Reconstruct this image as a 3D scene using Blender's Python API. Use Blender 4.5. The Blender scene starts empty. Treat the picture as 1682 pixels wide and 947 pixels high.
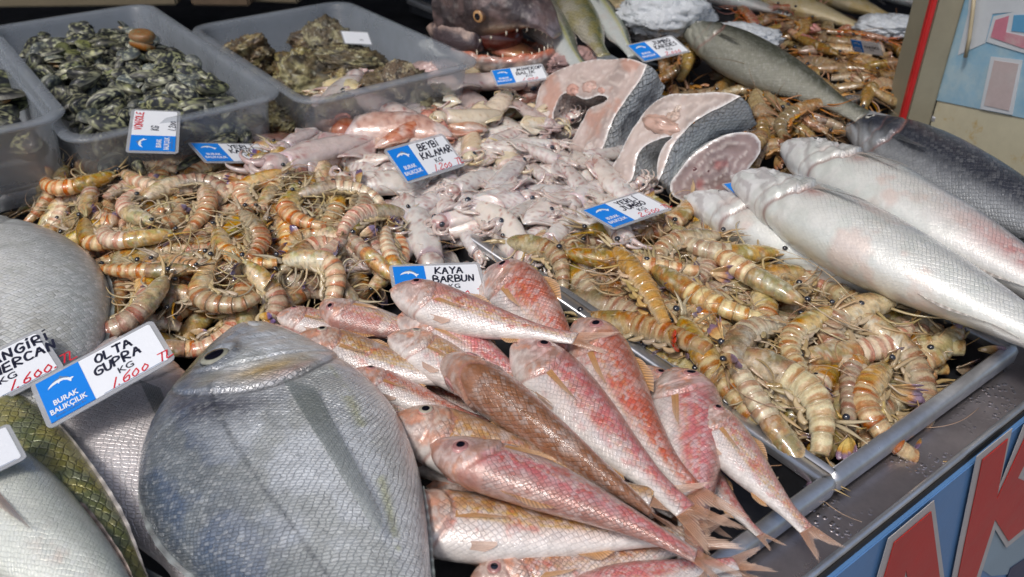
import bpy, math, random
import numpy as np
from mathutils import Vector, Matrix, Euler

# ------------------------------------------------------------------ camera, sky, sun, exposure
PITCH, CAM_H, FPX = math.radians(33.0), 0.50, 1400.0
scene = bpy.context.scene
C = scene.collection
cam_d = bpy.data.cameras.new('camera'); cam = bpy.data.objects.new('camera', cam_d); C.objects.link(cam)
cam.location = (0, 0, CAM_H); cam.rotation_euler = (math.radians(90) - PITCH, 0, 0)
cam_d.sensor_width = 36; cam_d.lens = 36 * FPX / 1682; cam_d.clip_start = 0.02; cam_d.clip_end = 100
cam_d.dof.use_dof = True; cam_d.dof.focus_distance = 0.78; cam_d.dof.aperture_fstop = 9.0
scene.camera = cam
SUN_EL, SUN_AZ = math.radians(58), math.radians(215)      # azimuth clockwise from +Y
world = bpy.data.worlds.new('World'); scene.world = world; world.use_nodes = True
wn = world.node_tree.nodes; wl = world.node_tree.links
sky = wn.new('ShaderNodeTexSky'); sky.sky_type = 'NISHITA'; sky.sun_disc = False
sky.sun_elevation = SUN_EL; sky.sun_rotation = SUN_AZ; sky.air_density = 1.0; sky.dust_density = 4.0; sky.ozone_density = 0.6
bg = wn['Background']; wl.new(sky.outputs[0], bg.inputs[0]); bg.inputs[1].default_value = 0.105
sun_d = bpy.data.lights.new('sun', 'SUN'); sun_d.energy = 1.5; sun_d.angle = math.radians(11); sun_d.color = (1, .98, .96)
sun = bpy.data.objects.new('sun', sun_d); C.objects.link(sun)
sd = Vector((math.sin(SUN_AZ) * math.cos(SUN_EL), math.cos(SUN_AZ) * math.cos(SUN_EL), math.sin(SUN_EL)))
sun.rotation_euler = sd.to_track_quat('Z', 'Y').to_euler(); sun.location = sd * 5
scene.view_settings.view_transform = 'Standard'; scene.view_settings.look = 'None'
scene.view_settings.exposure = 0.16; scene.view_settings.gamma = 1
scene.cycles.max_bounces = 8; scene.cycles.transparent_max_bounces = 12; scene.cycles.use_denoising = True
scene.cycles.caustics_reflective = False; scene.cycles.caustics_refractive = False
scene.cycles.sample_clamp_indirect = 4

# ------------------------------------------------------------------ helpers
R = random.Random(11)
PI = math.pi
def W(px, py, h=0.0):
    """Point of the photograph (1682x947) -> point of the plane z = h."""
    x = (px - 841) / FPX; y = -(py - 473.5) / FPX
    d = Vector((x, math.cos(PITCH) + y * math.sin(PITCH), -math.sin(PITCH) + y * math.cos(PITCH)))
    t = (h - CAM_H) / d.z
    return Vector((d.x * t, d.y * t, h))
def ray(px, py):
    x = (px - 841) / FPX; y = -(py - 473.5) / FPX
    return Vector((x, math.cos(PITCH) + y * math.sin(PITCH), -math.sin(PITCH) + y * math.cos(PITCH)))
def on_plane(px, py, p0, n):
    o = Vector((0, 0, CAM_H)); d = ray(px, py)
    return o + d * ((p0 - o).dot(n) / d.dot(n))

def _h(ix, iy, iz, s):
    n = (ix * 374761393 + iy * 668265263 + iz * 2147483647 + s * 1274126177).astype(np.int64) & 0xffffffff
    n = ((n ^ (n >> 13)) * 1274126177) & 0xffffffff
    n = ((n ^ (n >> 16)) * 2246822519) & 0xffffffff
    return ((n ^ (n >> 15)) & 0xffff) / 65535.0
def vnoise(p, seed=0):
    p = np.asarray(p, float); i = np.floor(p).astype(np.int64); f = p - i; f = f * f * (3 - 2 * f)
    x, y, z = i[..., 0], i[..., 1], i[..., 2]; fx, fy, fz = f[..., 0], f[..., 1], f[..., 2]
    def l(a, b, t): return a + (b - a) * t
    r = [l(l(_h(x, y, z + k, seed), _h(x + 1, y, z + k, seed), fx), l(_h(x, y + 1, z + k, seed), _h(x + 1, y + 1, z + k, seed), fx), fy) for k in (0, 1)]
    return l(r[0], r[1], fz)
def fbm(p, seed=0, o=4):
    p = np.asarray(p, float); s = 0; a = .5; t = 0
    for k in range(o):
        s = s + a * vnoise(p * 2 ** k, seed + k * 17); t += a; a *= .55
    return s / t
def sm(a, b, x): 
    t = np.clip((x - a) / (b - a), 0, 1); return t * t * (3 - 2 * t)
def bump1(x, c, w): return np.exp(-((x - c) / w) ** 2)
def mixc(a, b, t): 
    t = np.asarray(t)[..., None]; return np.asarray(a) * (1 - t) + np.asarray(b) * t
def curve(pts, u):
    xs = np.array([p[0] for p in pts], float); ys = np.array([p[1] for p in pts], float)
    m = np.zeros_like(ys); d = np.diff(ys) / np.diff(xs)
    m[1:-1] = (d[:-1] + d[1:]) / 2; m[0], m[-1] = d[0], d[-1]
    k = np.clip(np.searchsorted(xs, u, side='right') - 1, 0, len(xs) - 2)
    h = xs[k + 1] - xs[k]; t = np.clip((u - xs[k]) / h, 0, 1)
    return (ys[k] * (2 * t**3 - 3 * t**2 + 1) + h * m[k] * (t**3 - 2 * t**2 + t) + ys[k + 1] * (-2 * t**3 + 3 * t**2) + h * m[k + 1] * (t**3 - t**2))

def tag(o, label=None, cat=None, group=None, kind=None):
    if label: o['label'] = label
    if cat: o['category'] = cat
    if group: o['group'] = group
    if kind: o['kind'] = kind
    return o
def empty(name, loc=(0, 0, 0)):
    o = bpy.data.objects.new(name, None); C.objects.link(o); o.location = loc; o.empty_display_size = .01; return o
def link(name, me, mat, parent=None, smooth=True):
    o = bpy.data.objects.new(name, me); C.objects.link(o)
    for m in (mat if isinstance(mat, (list, tuple)) else [mat]): me.materials.append(m)
    if smooth and len(me.polygons): me.polygons.foreach_set('use_smooth', [True] * len(me.polygons))
    if parent: o.parent = parent
    return o
def raw(name, V, Fc, mat, parent=None, col=None, uv=None, smooth=True, mi=None):
    me = bpy.data.meshes.new(name)
    me.from_pydata([tuple(v) for v in np.asarray(V).reshape(-1, 3).tolist()], [], [tuple(f) for f in Fc])
    if col is not None:
        c = np.asarray(col, float).reshape(-1, np.asarray(col).shape[-1])
        if c.shape[1] == 3: c = np.hstack([c, np.ones((len(c), 1))])
        a = me.color_attributes.new('pig', 'FLOAT_COLOR', 'POINT'); a.data.foreach_set('color', np.clip(c, 0, 1).ravel())
    if uv is not None:
        l = me.uv_layers.new(name='uvm'); l.data.foreach_set('uv', np.asarray(uv, float).ravel())
    if mi is not None: me.polygons.foreach_set('material_index', mi)
    me.update()
    return link(name, me, mat, parent, smooth)
def loft(name, P, mat, parent=None, col=None, UV=None, closed=True, cap=True, smooth=True):
    P = np.asarray(P, float); nu, nv = P.shape[:2]
    nj = nv if closed else nv - 1
    I, J = np.meshgrid(np.arange(nu - 1), np.arange(nj), indexing='ij'); I = I.ravel(); J = J.ravel(); J1 = (J + 1) % nv
    Fq = np.stack([I * nv + J, I * nv + J1, (I + 1) * nv + J1, (I + 1) * nv + J], 1)
    faces = Fq.tolist(); uv = None
    if UV is not None:
        UV = np.asarray(UV); J1u = J + 1
        uv = np.stack([UV[I, J], UV[I, J1u], UV[I + 1, J1u], UV[I + 1, J]], 1).reshape(-1, 2)
    if cap and closed:
        faces.append(list(range(nv))[::-1]); faces.append([(nu - 1) * nv + j for j in range(nv)])
        if uv is not None: uv = np.vstack([uv, UV[0, list(range(nv))[::-1]], UV[nu - 1, :nv]])
    return raw(name, P, faces, mat, parent, None if col is None else np.asarray(col).reshape(nu * nv, -1), uv, smooth)
def tube_geo(path, rad, n=6, flat=1.0):
    """rings around a polyline, returns (m, n, 3)"""
    path = np.asarray(path, float); m = len(path); rad = np.broadcast_to(np.asarray(rad, float), (m,))
    T = np.gradient(path, axis=0); T /= np.linalg.norm(T, axis=1)[:, None] + 1e-12
    N = np.cross(T, [0, 0, 1.0]); bad = np.linalg.norm(N, axis=1) < 1e-3; N[bad] = np.cross(T[bad], [0, 1.0, 0])
    N /= np.linalg.norm(N, axis=1)[:, None]; B = np.cross(N, T)
    a = np.linspace(0, 2 * PI, n, endpoint=False)
    return path[:, None] + rad[:, None, None] * (np.cos(a)[None, :, None] * N[:, None] + flat * np.sin(a)[None, :, None] * B[:, None])
def join_tubes(name, tubes, mat, parent=None, cols=None):
    V = []; Fc = []; cc = []; o = 0
    for k, P in enumerate(tubes):
        m, n = P.shape[:2]; V.append(P.reshape(-1, 3))
        for i in range(m - 1):
            for j in range(n): Fc.append((o + i * n + j, o + i * n + (j + 1) % n, o + (i + 1) * n + (j + 1) % n, o + (i + 1) * n + j))
        Fc.append([o + j for j in range(n)][::-1]); Fc.append([o + (m - 1) * n + j for j in range(n)])
        if cols is not None: cc.append(np.broadcast_to(np.asarray(cols[k], float), (m * n, 3)) if np.ndim(cols[k]) == 1 else np.repeat(np.asarray(cols[k]), n, 0))
        o += m * n
    return raw(name, np.vstack(V), Fc, mat, parent, np.vstack(cc) if cols is not None else None)
def spline(pts, n):
    pts = np.asarray(pts, float); t = np.linspace(0, 1, len(pts)); u = np.linspace(0, 1, n)
    return np.stack([curve(list(zip(t, pts[:, k])), u) for k in range(3)], 1)
def kids(o): return list(o.children)
def copy_tree(o, parent=None):
    c = o.copy(); C.objects.link(c); c.parent = parent
    for ch in KID.get(o.name, ()) or kids(o): copy_tree(ch, c)
    return c
KID = {}
def box(name, size, mat, parent=None, loc=(0, 0, 0), bev=.002, rot=0):
    import bmesh
    bm = bmesh.new(); bmesh.ops.create_cube(bm, size=1)
    for v in bm.verts: v.co = Vector((v.co.x * size[0], v.co.y * size[1], v.co.z * size[2]))
    if bev: bmesh.ops.bevel(bm, geom=bm.edges[:], offset=bev, segments=2, affect='EDGES')
    me = bpy.data.meshes.new(name); bm.to_mesh(me); bm.free()
    o = link(name, me, mat, parent, smooth=False); o.location = loc; o.rotation_euler.z = rot; return o

# ------------------------------------------------------------------ materials
class NT:
    def __init__(s, name):
        s.m = bpy.data.materials.new(name); s.m.use_nodes = True; s.t = s.m.node_tree; s.b = s.t.nodes['Principled BSDF']
    def n(s, ty, **k):
        x = s.t.nodes.new('ShaderNode' + ty)
        for a, b in k.items():
            if a.startswith('i_'): s.set(x, a[2:], b)
            else: setattr(x, a, b)
        return x
    def set(s, x, key, val):
        key = int(key) if key.isdigit() else key.replace('_', ' ')
        inp = x.inputs[key]
        if hasattr(val, 'is_output'): s.t.links.new(val, inp)
        else: inp.default_value = val
    def math(s, op, a, b=0.0, c=None, clamp=False):
        x = s.n('Math', operation=op); x.use_clamp = clamp
        for i, v in enumerate((a, b) if c is None else (a, b, c)): s.set(x, str(i), v)
        return x.outputs[0]
    def mix(s, f, a, b, mode='MIX'):
        x = s.n('Mix', data_type='RGBA', blend_type=mode)
        s.set(x, '0', f); s.set(x, '6', a if hasattr(a, 'is_output') else (*a, 1)); s.set(x, '7', b if hasattr(b, 'is_output') else (*b, 1))
        return x.outputs[2]
    def noise(s, vec, scale, detail=3, rough=.6, out=0):
        x = s.n('TexNoise'); x.inputs['Scale'].default_value = scale; x.inputs['Detail'].default_value = detail; x.inputs['Roughness'].default_value = rough
        if vec is not None: s.t.links.new(vec, x.inputs['Vector'])
        return x.outputs[out]
    def ramp(s, v, a, b): 
        x = s.n('MapRange', clamp=True); s.set(x, '0', v); x.inputs[1].default_value = a; x.inputs[2].default_value = b; return x.outputs[0]
    def P(s, **k):
        for a, v in k.items():
            key = a.replace('_', ' ')
            if key == 'Base Color' and not hasattr(v, 'is_output'): v = (*v, 1)
            inp = s.b.inputs[key]
            if hasattr(v, 'is_output'): s.t.links.new(v, inp)
            else: inp.default_value = v
    def bump(s, h, strength, dist=.001, normal=None):
        x = s.n('Bump'); s.set(x, 'Height', h); s.set(x, 'Strength', strength); x.inputs['Distance'].default_value = dist
        if normal is not None: s.t.links.new(normal, x.inputs['Normal'])
        return x.outputs[0]
    def obj(s): return s.n('TexCoord').outputs['Object']
    def rnd(s): return s.n('ObjectInfo').outputs['Random']

def skin_mat(name, scale=.005, line=.55, bumpd=.0006, metal=.35, rough=.38, coat=.6, mott=.35, stretch=.75, sparkle=.5):
    t = NT(name)
    at = t.n('Attribute', attribute_name='pig'); uv = t.n('UVMap', uv_map='uvm').outputs[0]
    ob = t.obj()
    wv = t.n('VectorMath', operation='SCALE'); sb_ = t.n('VectorMath', operation='SUBTRACT'); t.t.links.new(t.noise(ob, 55, 3, .6, out=1), sb_.inputs[0]); sb_.inputs[1].default_value = (.5, .5, .5)
    t.t.links.new(sb_.outputs[0], wv.inputs[0]); wv.inputs['Scale'].default_value = scale * 1.5
    ad = t.n('VectorMath', operation='ADD'); t.t.links.new(uv, ad.inputs[0]); t.t.links.new(wv.outputs[0], ad.inputs[1])
    m0 = t.n('Mapping'); t.t.links.new(ad.outputs[0], m0.inputs[0]); m0.inputs['Scale'].default_value = (1.15 / scale * stretch, 1.15 / scale, 1)
    mp = t.n('Mapping'); t.t.links.new(m0.outputs[0], mp.inputs[0]); mp.inputs['Rotation'].default_value = (0, 0, PI / 4)
    def vor(feature, rnd=.22):
        v = t.n('TexVoronoi', feature=feature, voronoi_dimensions='2D'); v.inputs['Scale'].default_value = 1; v.inputs['Randomness'].default_value = rnd
        t.t.links.new(mp.outputs[0], v.inputs['Vector']); return v
    v1 = vor('F1'); ve = vor('DISTANCE_TO_EDGE')
    sx = t.n('SeparateXYZ'); t.t.links.new(mp.outputs[0], sx.inputs[0])
    sp = t.n('SeparateXYZ'); t.t.links.new(v1.outputs['Position'], sp.inputs[0])
    saw = t.math('MULTIPLY', t.math('SUBTRACT', t.math('SUBTRACT', sx.outputs[0], sp.outputs[0]), t.math('SUBTRACT', sp.outputs[1], sx.outputs[1])), .7)                    # -0.5 .. 0.5 across a scale
    edge = t.math('SUBTRACT', 1.0, t.ramp(ve.outputs[0], 0.0, .16))
    mask = at.outputs['Alpha']
    rear = t.math('MULTIPLY', edge, t.math('MULTIPLY_ADD', t.ramp(saw, -.25, .25), .8, .2))
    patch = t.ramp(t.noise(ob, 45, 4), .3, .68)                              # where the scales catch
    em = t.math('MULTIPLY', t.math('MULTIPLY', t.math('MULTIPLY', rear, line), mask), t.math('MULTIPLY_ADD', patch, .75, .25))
    n1 = t.noise(ob, 130, 5, .65)
    hsv = t.n('HueSaturation'); t.t.links.new(at.outputs['Color'], hsv.inputs['Color'])
    t.set(hsv, 'Value', t.math('MULTIPLY_ADD', n1, 2 * mott, 1 - mott))
    hsv.inputs['Saturation'].default_value = 1.05
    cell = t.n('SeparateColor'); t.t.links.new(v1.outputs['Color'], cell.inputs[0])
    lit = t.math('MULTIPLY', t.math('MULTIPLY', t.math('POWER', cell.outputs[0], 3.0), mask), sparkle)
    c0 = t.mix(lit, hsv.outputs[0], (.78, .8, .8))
    c1 = t.mix(em, c0, t.mix(.85, c0, (.03, .03, .028), 'MIX'))
    h = t.math('ADD', t.math('MULTIPLY', t.math('ADD', saw, t.math('MULTIPLY', edge, -.8)), mask), t.math('MULTIPLY', t.noise(ob, 230, 3), .9))
    h = t.math('ADD', h, t.math('MULTIPLY', t.noise(ob, 38, 3), 2.2))
    nb = t.bump(h, .8, bumpd)
    t.P(Base_Color=c1, Metallic=metal, Roughness=t.math('MULTIPLY_ADD', t.noise(ob, 60, 2), .25, rough - .12), Normal=nb,
        Coat_Weight=min(coat * 1.4, 1), Coat_Roughness=.06, Coat_Normal=t.bump(t.noise(ob, 170, 5, .7), .6, .0014))
    return t.m
def simple(name, base=None, rough=.4, metal=0, coat=0, bscale=200, bdist=.0004, mott=.25, mscale=60, attr=True, sss=0, trans=0, alpha=None, jitter=0, coatr=.06, bstr=.7, spec=.5, dim=1.0):
    t = NT(name); ob = t.obj()
    if attr:
        at = t.n('Attribute', attribute_name='pig'); src = at.outputs['Color']
    else:
        rg = t.n('RGB'); rg.outputs[0].default_value = (*base, 1); src = rg.outputs[0]
    hs = t.n('HueSaturation'); t.t.links.new(src, hs.inputs['Color'])
    val = t.math('MULTIPLY_ADD', t.noise(ob, mscale, 5, .65), 2 * mott, 1 - mott)
    if jitter:
        val = t.math('MULTIPLY', val, t.math('MULTIPLY_ADD', t.rnd(), 2 * jitter, dim - jitter))
        r2 = t.math('FRACT', t.math('MULTIPLY', t.rnd(), 7.31))
        t.set(hs, 'Hue', t.math('MULTIPLY_ADD', r2, .03, .485)); t.set(hs, 'Saturation', t.math('MULTIPLY_ADD', t.math('FRACT', t.math('MULTIPLY', t.rnd(), 13.7)), .5, .72))
    t.set(hs, 'Value', val)
    nb = t.bump(t.noise(ob, bscale, 4), bstr, bdist)
    t.P(Base_Color=hs.outputs[0], Roughness=t.math('MULTIPLY_ADD', t.noise(ob, mscale * 2, 3), .2, max(rough - .1, .02)), Metallic=metal, Normal=nb, Coat_Weight=coat, Coat_Roughness=coatr,
        Transmission_Weight=trans, Specular_IOR_Level=spec)
    if sss: t.P(Subsurface_Weight=sss, Subsurface_Scale=.006); t.b.inputs['Subsurface Radius'].default_value = (1, .6, .4)
    if alpha == 'attr': t.P(Alpha=at.outputs['Alpha'])
    elif alpha is not None: t.P(Alpha=alpha)
    return t.m
M = {}
M['fin'] = simple('fin_membrane', rough=.35, coat=.5, alpha='attr', mott=.2, mscale=150, bscale=300)
M['eye'] = simple('eye_surface', rough=.08, coat=1, mott=.05, bdist=.00005, bstr=.2)
M['shell'] = simple('prawn_shell', rough=.26, coat=1, mott=.42, mscale=190, bscale=210, bdist=.0020, jitter=.3, sss=.12, coatr=.05, dim=1.0)
M['limb'] = simple('prawn_limb', rough=.35, coat=.5, mott=.3, mscale=200, jitter=.2)
M['squid'] = simple('squid_skin', rough=.2, coat=1, mott=.22, mscale=160, bscale=130, bdist=.0022, jitter=.12, sss=.35, coatr=.05)
M['clam'] = simple('clam_shell', rough=.5, coat=.15, mott=.4, mscale=110, bscale=260, bdist=.0008, jitter=.5)
M['meat'] = simple('shellfish_meat', rough=.3, coat=.8, mott=.25, sss=.1)
M['hide'] = simple('dark_fish_hide', rough=.45, coat=.5, mott=.55, mscale=45, bscale=90, bdist=.004)
M['oyster'] = simple('oyster_shell', rough=.6, coat=.15, mott=.5, mscale=70, bscale=120, bdist=.004, jitter=.2)
M['flesh'] = simple('fish_flesh', rough=.34, coat=.6, mott=.12, mscale=60, bscale=80, bdist=.0012, sss=.1)
M['tooth'] = simple('tooth', (.72, .68, .55), attr=False, rough=.3)
M['ice'] = simple('crushed_ice', (.66, .7, .74), attr=False, rough=.25, mott=.12, bscale=130, bdist=.006, trans=.2)
M['paper'] = simple('card_paper', (.80, .83, .87), attr=False, rough=.55, mott=.03, mscale=30)
M['blue'] = simple('card_blue', (.012, .22, .74), attr=False, rough=.5, mott=.06, mscale=40, spec=.2)
M['ink'] = simple('marker_ink', (.008, .01, .03), attr=False, rough=.5, mott=.3)
M['redink'] = simple('red_marker', (.62, .01, .03), attr=False, rough=.5, mott=.2)
M['white'] = simple('white_print', (.8, .84, .88), attr=False, rough=.5, mott=.05)
M['greyp'] = simple('grey_print', (.12, .2, .33), attr=False, rough=.5)
M['wood'] = simple('crate_wood', (.22, .15, .09), attr=False, rough=.7, mott=.4, mscale=25)
M['dark'] = simple('dark_wall', (.012, .013, .018), attr=False, rough=.8)
M['ochre'] = simple('beige_board', (.30, .24, .15), attr=False, rough=.75, mott=.25, mscale=10)
def lam():
    t = NT('laminate_film'); t.P(Base_Color=(.55, .57, .6), Roughness=.12, Alpha=.55, Coat_Weight=1, Specular_IOR_Level=.6); return t.m
M['film'] = lam()
def bin_mat():
    t = NT('translucent_plastic'); ob = t.obj()
    t.P(Base_Color=(.42, .47, .53), Roughness=.3, Alpha=t.math('MULTIPLY_ADD', t.noise(ob, 12, 4), .3, .24), Coat_Weight=.4, Coat_Roughness=.25, Transmission_Weight=.25,
        Normal=t.bump(t.noise(ob, 300, 3), .25, .0004)); return t.m
M['bin'] = bin_mat()
def steel(name, base, rough, drops=False):
    t = NT(name); ob = t.obj()
    mp = t.n('Mapping'); t.t.links.new(ob, mp.inputs[0]); mp.inputs['Scale'].default_value = (1, 14, 14)
    n = t.noise(mp.outputs[0], 40, 4); sc = t.noise(ob, 14, 5, .7)
    h = t.math('MULTIPLY', n, .15)
    rg = t.math('MULTIPLY_ADD', sc, .3, rough - .1)
    if drops:
        v = t.n('TexVoronoi', feature='F1'); v.inputs['Scale'].default_value = 190; t.t.links.new(ob, v.inputs[0])
        dm = t.math('MULTIPLY', t.math('SUBTRACT', 1.0, t.ramp(v.outputs['Distance'], .2, .42)), t.ramp(t.noise(ob, 9, 3), .5, .6))
        h = t.math('ADD', h, t.math('MULTIPLY', dm, 3.0)); rg = t.math('MULTIPLY_ADD', dm, -.2, rg)
    t.P(Base_Color=t.mix(t.ramp(sc, .35, .7), base, tuple(b * .55 for b in base)), Metallic=.85, Roughness=rg, Normal=t.bump(h, .5, .0008)); return t.m
M['steel'] = steel('steel', (.80, .81, .83), .26)
M['tray'] = steel('tray_steel', (.11, .115, .13), .4)
M['wet'] = steel('wet_counter_steel', (.52, .47, .48), .28, True)
# ------------------------------------------------------------------ height map used to rest things on one another
GX0, GY0, GC = -1.5, 0.0, .004
HFm = np.full((800, 760), -.05)
def cell(p):
    p = np.asarray(p); i = np.clip(((p[..., 0] - GX0) / GC).astype(int), 0, HFm.shape[0] - 1); j = np.clip(((p[..., 1] - GY0) / GC).astype(int), 0, HFm.shape[1] - 1)
    return i, j
def stamp(Vw):
    i, j = cell(Vw); np.maximum.at(HFm, (i, j), Vw[:, 2])
def hf(x, y, r=0):
    i, j = cell(np.array([x, y])); k = int(r / GC)
    return float(HFm[i - k:i + k + 1, j - k:j + k + 1].max()) if k else float(HFm[i, j])
def fill_poly(px, h):
    """set the height map to h inside the polygon of photograph points (taken at height h)"""
    P = [W(x, y, h) for x, y in px]
    xs = GX0 + (np.arange(HFm.shape[0]) + .5) * GC; ys = GY0 + (np.arange(HFm.shape[1]) + .5) * GC
    X, Y = np.meshgrid(xs, ys, indexing='ij'); ins = inside(X, Y, [(p.x, p.y) for p in P])
    HFm[ins] = np.maximum(HFm[ins], h)
def inside(X, Y, P):
    r = np.zeros(np.shape(X), bool); n = len(P)
    for k in range(n):
        x0, y0 = P[k]; x1, y1 = P[(k + 1) % n]
        c = ((y0 > Y) != (y1 > Y)); r ^= c & (X < (x1 - x0) * (Y - y0) / ((y1 - y0) or 1e-9) + x0)
    return r
def sample_of(root):
    """local points of the bulky parts of a thing"""
    out = []
    for ch in kids(root):
        if ch.name.split('.')[0] in ('body', 'abdomen', 'carapace', 'mantle', 'shell_valve', 'flesh', 'head', 'shell'):
            n = len(ch.data.vertices); a = np.empty(n * 3); ch.data.vertices.foreach_get('co', a); out.append(a.reshape(-1, 3))
    V = np.vstack(out)
    return V[np.random.RandomState(1).permutation(len(V))[:2600]]
def mat_from(X, Y, Z, loc, s=1.0):
    m = Matrix.Identity(4)
    for i in range(3): m[i][0], m[i][1], m[i][2], m[i][3] = X[i] * s, Y[i] * s, Z[i] * s, loc[i]
    return m
def apply_pts(m, V): 
    A = np.array(m); return V @ A[:3, :3].T + A[:3, 3]
def along(root, head, tail, side=1, roll=0.0, L=None, keep=True, V=None, s=None, wf=1.0):
    """lay a long thing with its head at one point and its tail at another. side=+1: back towards the left of travel"""
    X = (tail - head); ln = X.length; X.normalize(); U = Vector((0, 0, 1)); Lf = U.cross(X).normalized(); U2 = X.cross(Lf)
    Y = Lf * side; a = math.radians(roll); Y = (Y * math.cos(a) + U2 * math.sin(a)).normalized(); Z = X.cross(Y)
    sc = s or (ln / L if L else 1.0)
    m = mat_from(X, Y * wf, Z * wf, head, sc); root.matrix_world = m
    if V is not None: stamp(apply_pts(m, V))
    return m
def rest(root, V, x, y, yaw, flip=False, s=1.0, q=82, tilt=.7, dz=0.0, roll=0.0, maxh=None, cap=None):
    """lower a thing onto whatever lies there, leaning with the heap"""
    c, sn = math.cos(yaw), math.sin(yaw)
    X = Vector((c, sn, 0)); Y = Vector((-sn, c, 0)) * (-1 if flip else 1)
    if roll: 
        Z0 = Vector((0, 0, 1)); Y = (Y * math.cos(roll) + Z0 * math.sin(roll))
    Z = X.cross(Y)
    m = mat_from(X, Y, Z, (x, y, 0), s); P = apply_pts(m, V); i, j = cell(P); hh = HFm[i, j]
    A = np.stack([P[:, 0] - x, P[:, 1] - y, np.ones(len(P))], 1)
    co = np.linalg.lstsq(A, hh, rcond=None)[0]; g = np.clip(co[:2] * tilt, -.55, .55)
    N = Vector((-g[0], -g[1], 1)).normalized(); q_ = Vector((0, 0, 1)).rotation_difference(N).to_matrix()
    m = mat_from(q_ @ X, q_ @ Y, q_ @ Z, (x, y, 0), s); P = apply_pts(m, V); i, j = cell(P)
    low = P[:, 2] < np.median(P[:, 2]); need = HFm[i, j][low] - P[low, 2]
    z = float(np.percentile(need, q)) + dz
    if cap is not None: z = min(z, cap - P[:, 2].max())
    P[:, 2] += z; m.translation.z += z; root.matrix_world = m; stamp(P); return True

# ------------------------------------------------------------------ fish
def fin(name, roots, tips, nrays, col, tipcol, parent, lift=None, alpha=.9, sub=4, m=7, dark=.55, seed=0, amp=.0004, jag=.06):
    """a rayed membrane between a base line and a tip line"""
    n = nrays * sub + 1; r = spline(roots, n); t = spline(tips, n); s = np.linspace(0, 1, m)
    rr = np.random.RandomState(seed); k = np.arange(n) % sub; ray = np.where(k == 0, 1.0, np.where((k == 1) | (k == sub - 1), .35, 0))
    ln = 1 + jag * (ray - .5) + rr.uniform(-jag, jag, n) * .6
    P = r[:, None] + (t - r)[:, None] * (s[None, :, None] * np.where(s[None, :, None] > .8, ln[:, None, None], 1))
    L = np.linalg.norm(t - r, axis=1).mean()
    P[..., 2] += (ray - .4)[:, None] * amp * (1 - .3 * s)
    if lift is not None: P = P + np.asarray(lift) * np.sin(s * PI / 2)[None, :, None] ** 1.5
    c = mixc(col, tipcol, np.broadcast_to(s ** 1.5, (n, m))); c = c * (dark + (1 - dark) * ray)[:, None, None] * (.85 + .3 * rr.rand(n, 1, 1))
    a = np.broadcast_to((alpha * (.72 + .28 * ray))[:, None, None], (n, m, 1))
    return dict(name=name, P=P, col=np.concatenate([c, a], -1))
def eye_geo(x, y, z, r, side, iris, rim, pupil=.46, tiltx=0.0, bulge=.42, tilty=0.0):
    a = np.linspace(0, 2 * PI, 24, endpoint=False); s = np.linspace(0, 1, 12)
    P = np.zeros((12, 24, 3)); P[..., 0] = x + r * s[:, None] * np.cos(a); P[..., 1] = y + r * s[:, None] * np.sin(a)
    P[..., 2] = side * (z + r * bulge * (np.sqrt(1 - .96 * s ** 2))[:, None] + tiltx * (P[..., 0] - x) + tilty * (P[..., 1] - y)) - side * r * .10
    P[-1, :, 2] -= side * r * .5
    col = np.zeros((12, 24, 3)); 
    for k, q in enumerate(s): col[k] = (.006, .006, .012) if q < pupil else (iris if q < .86 else rim)
    wob = fbm(np.stack([P[..., 0], P[..., 1], P[..., 2]], -1) / r * 2.5, 5)[..., None]; col = col * (.6 + .8 * wob)
    return dict(P=P, col=col)
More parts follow.
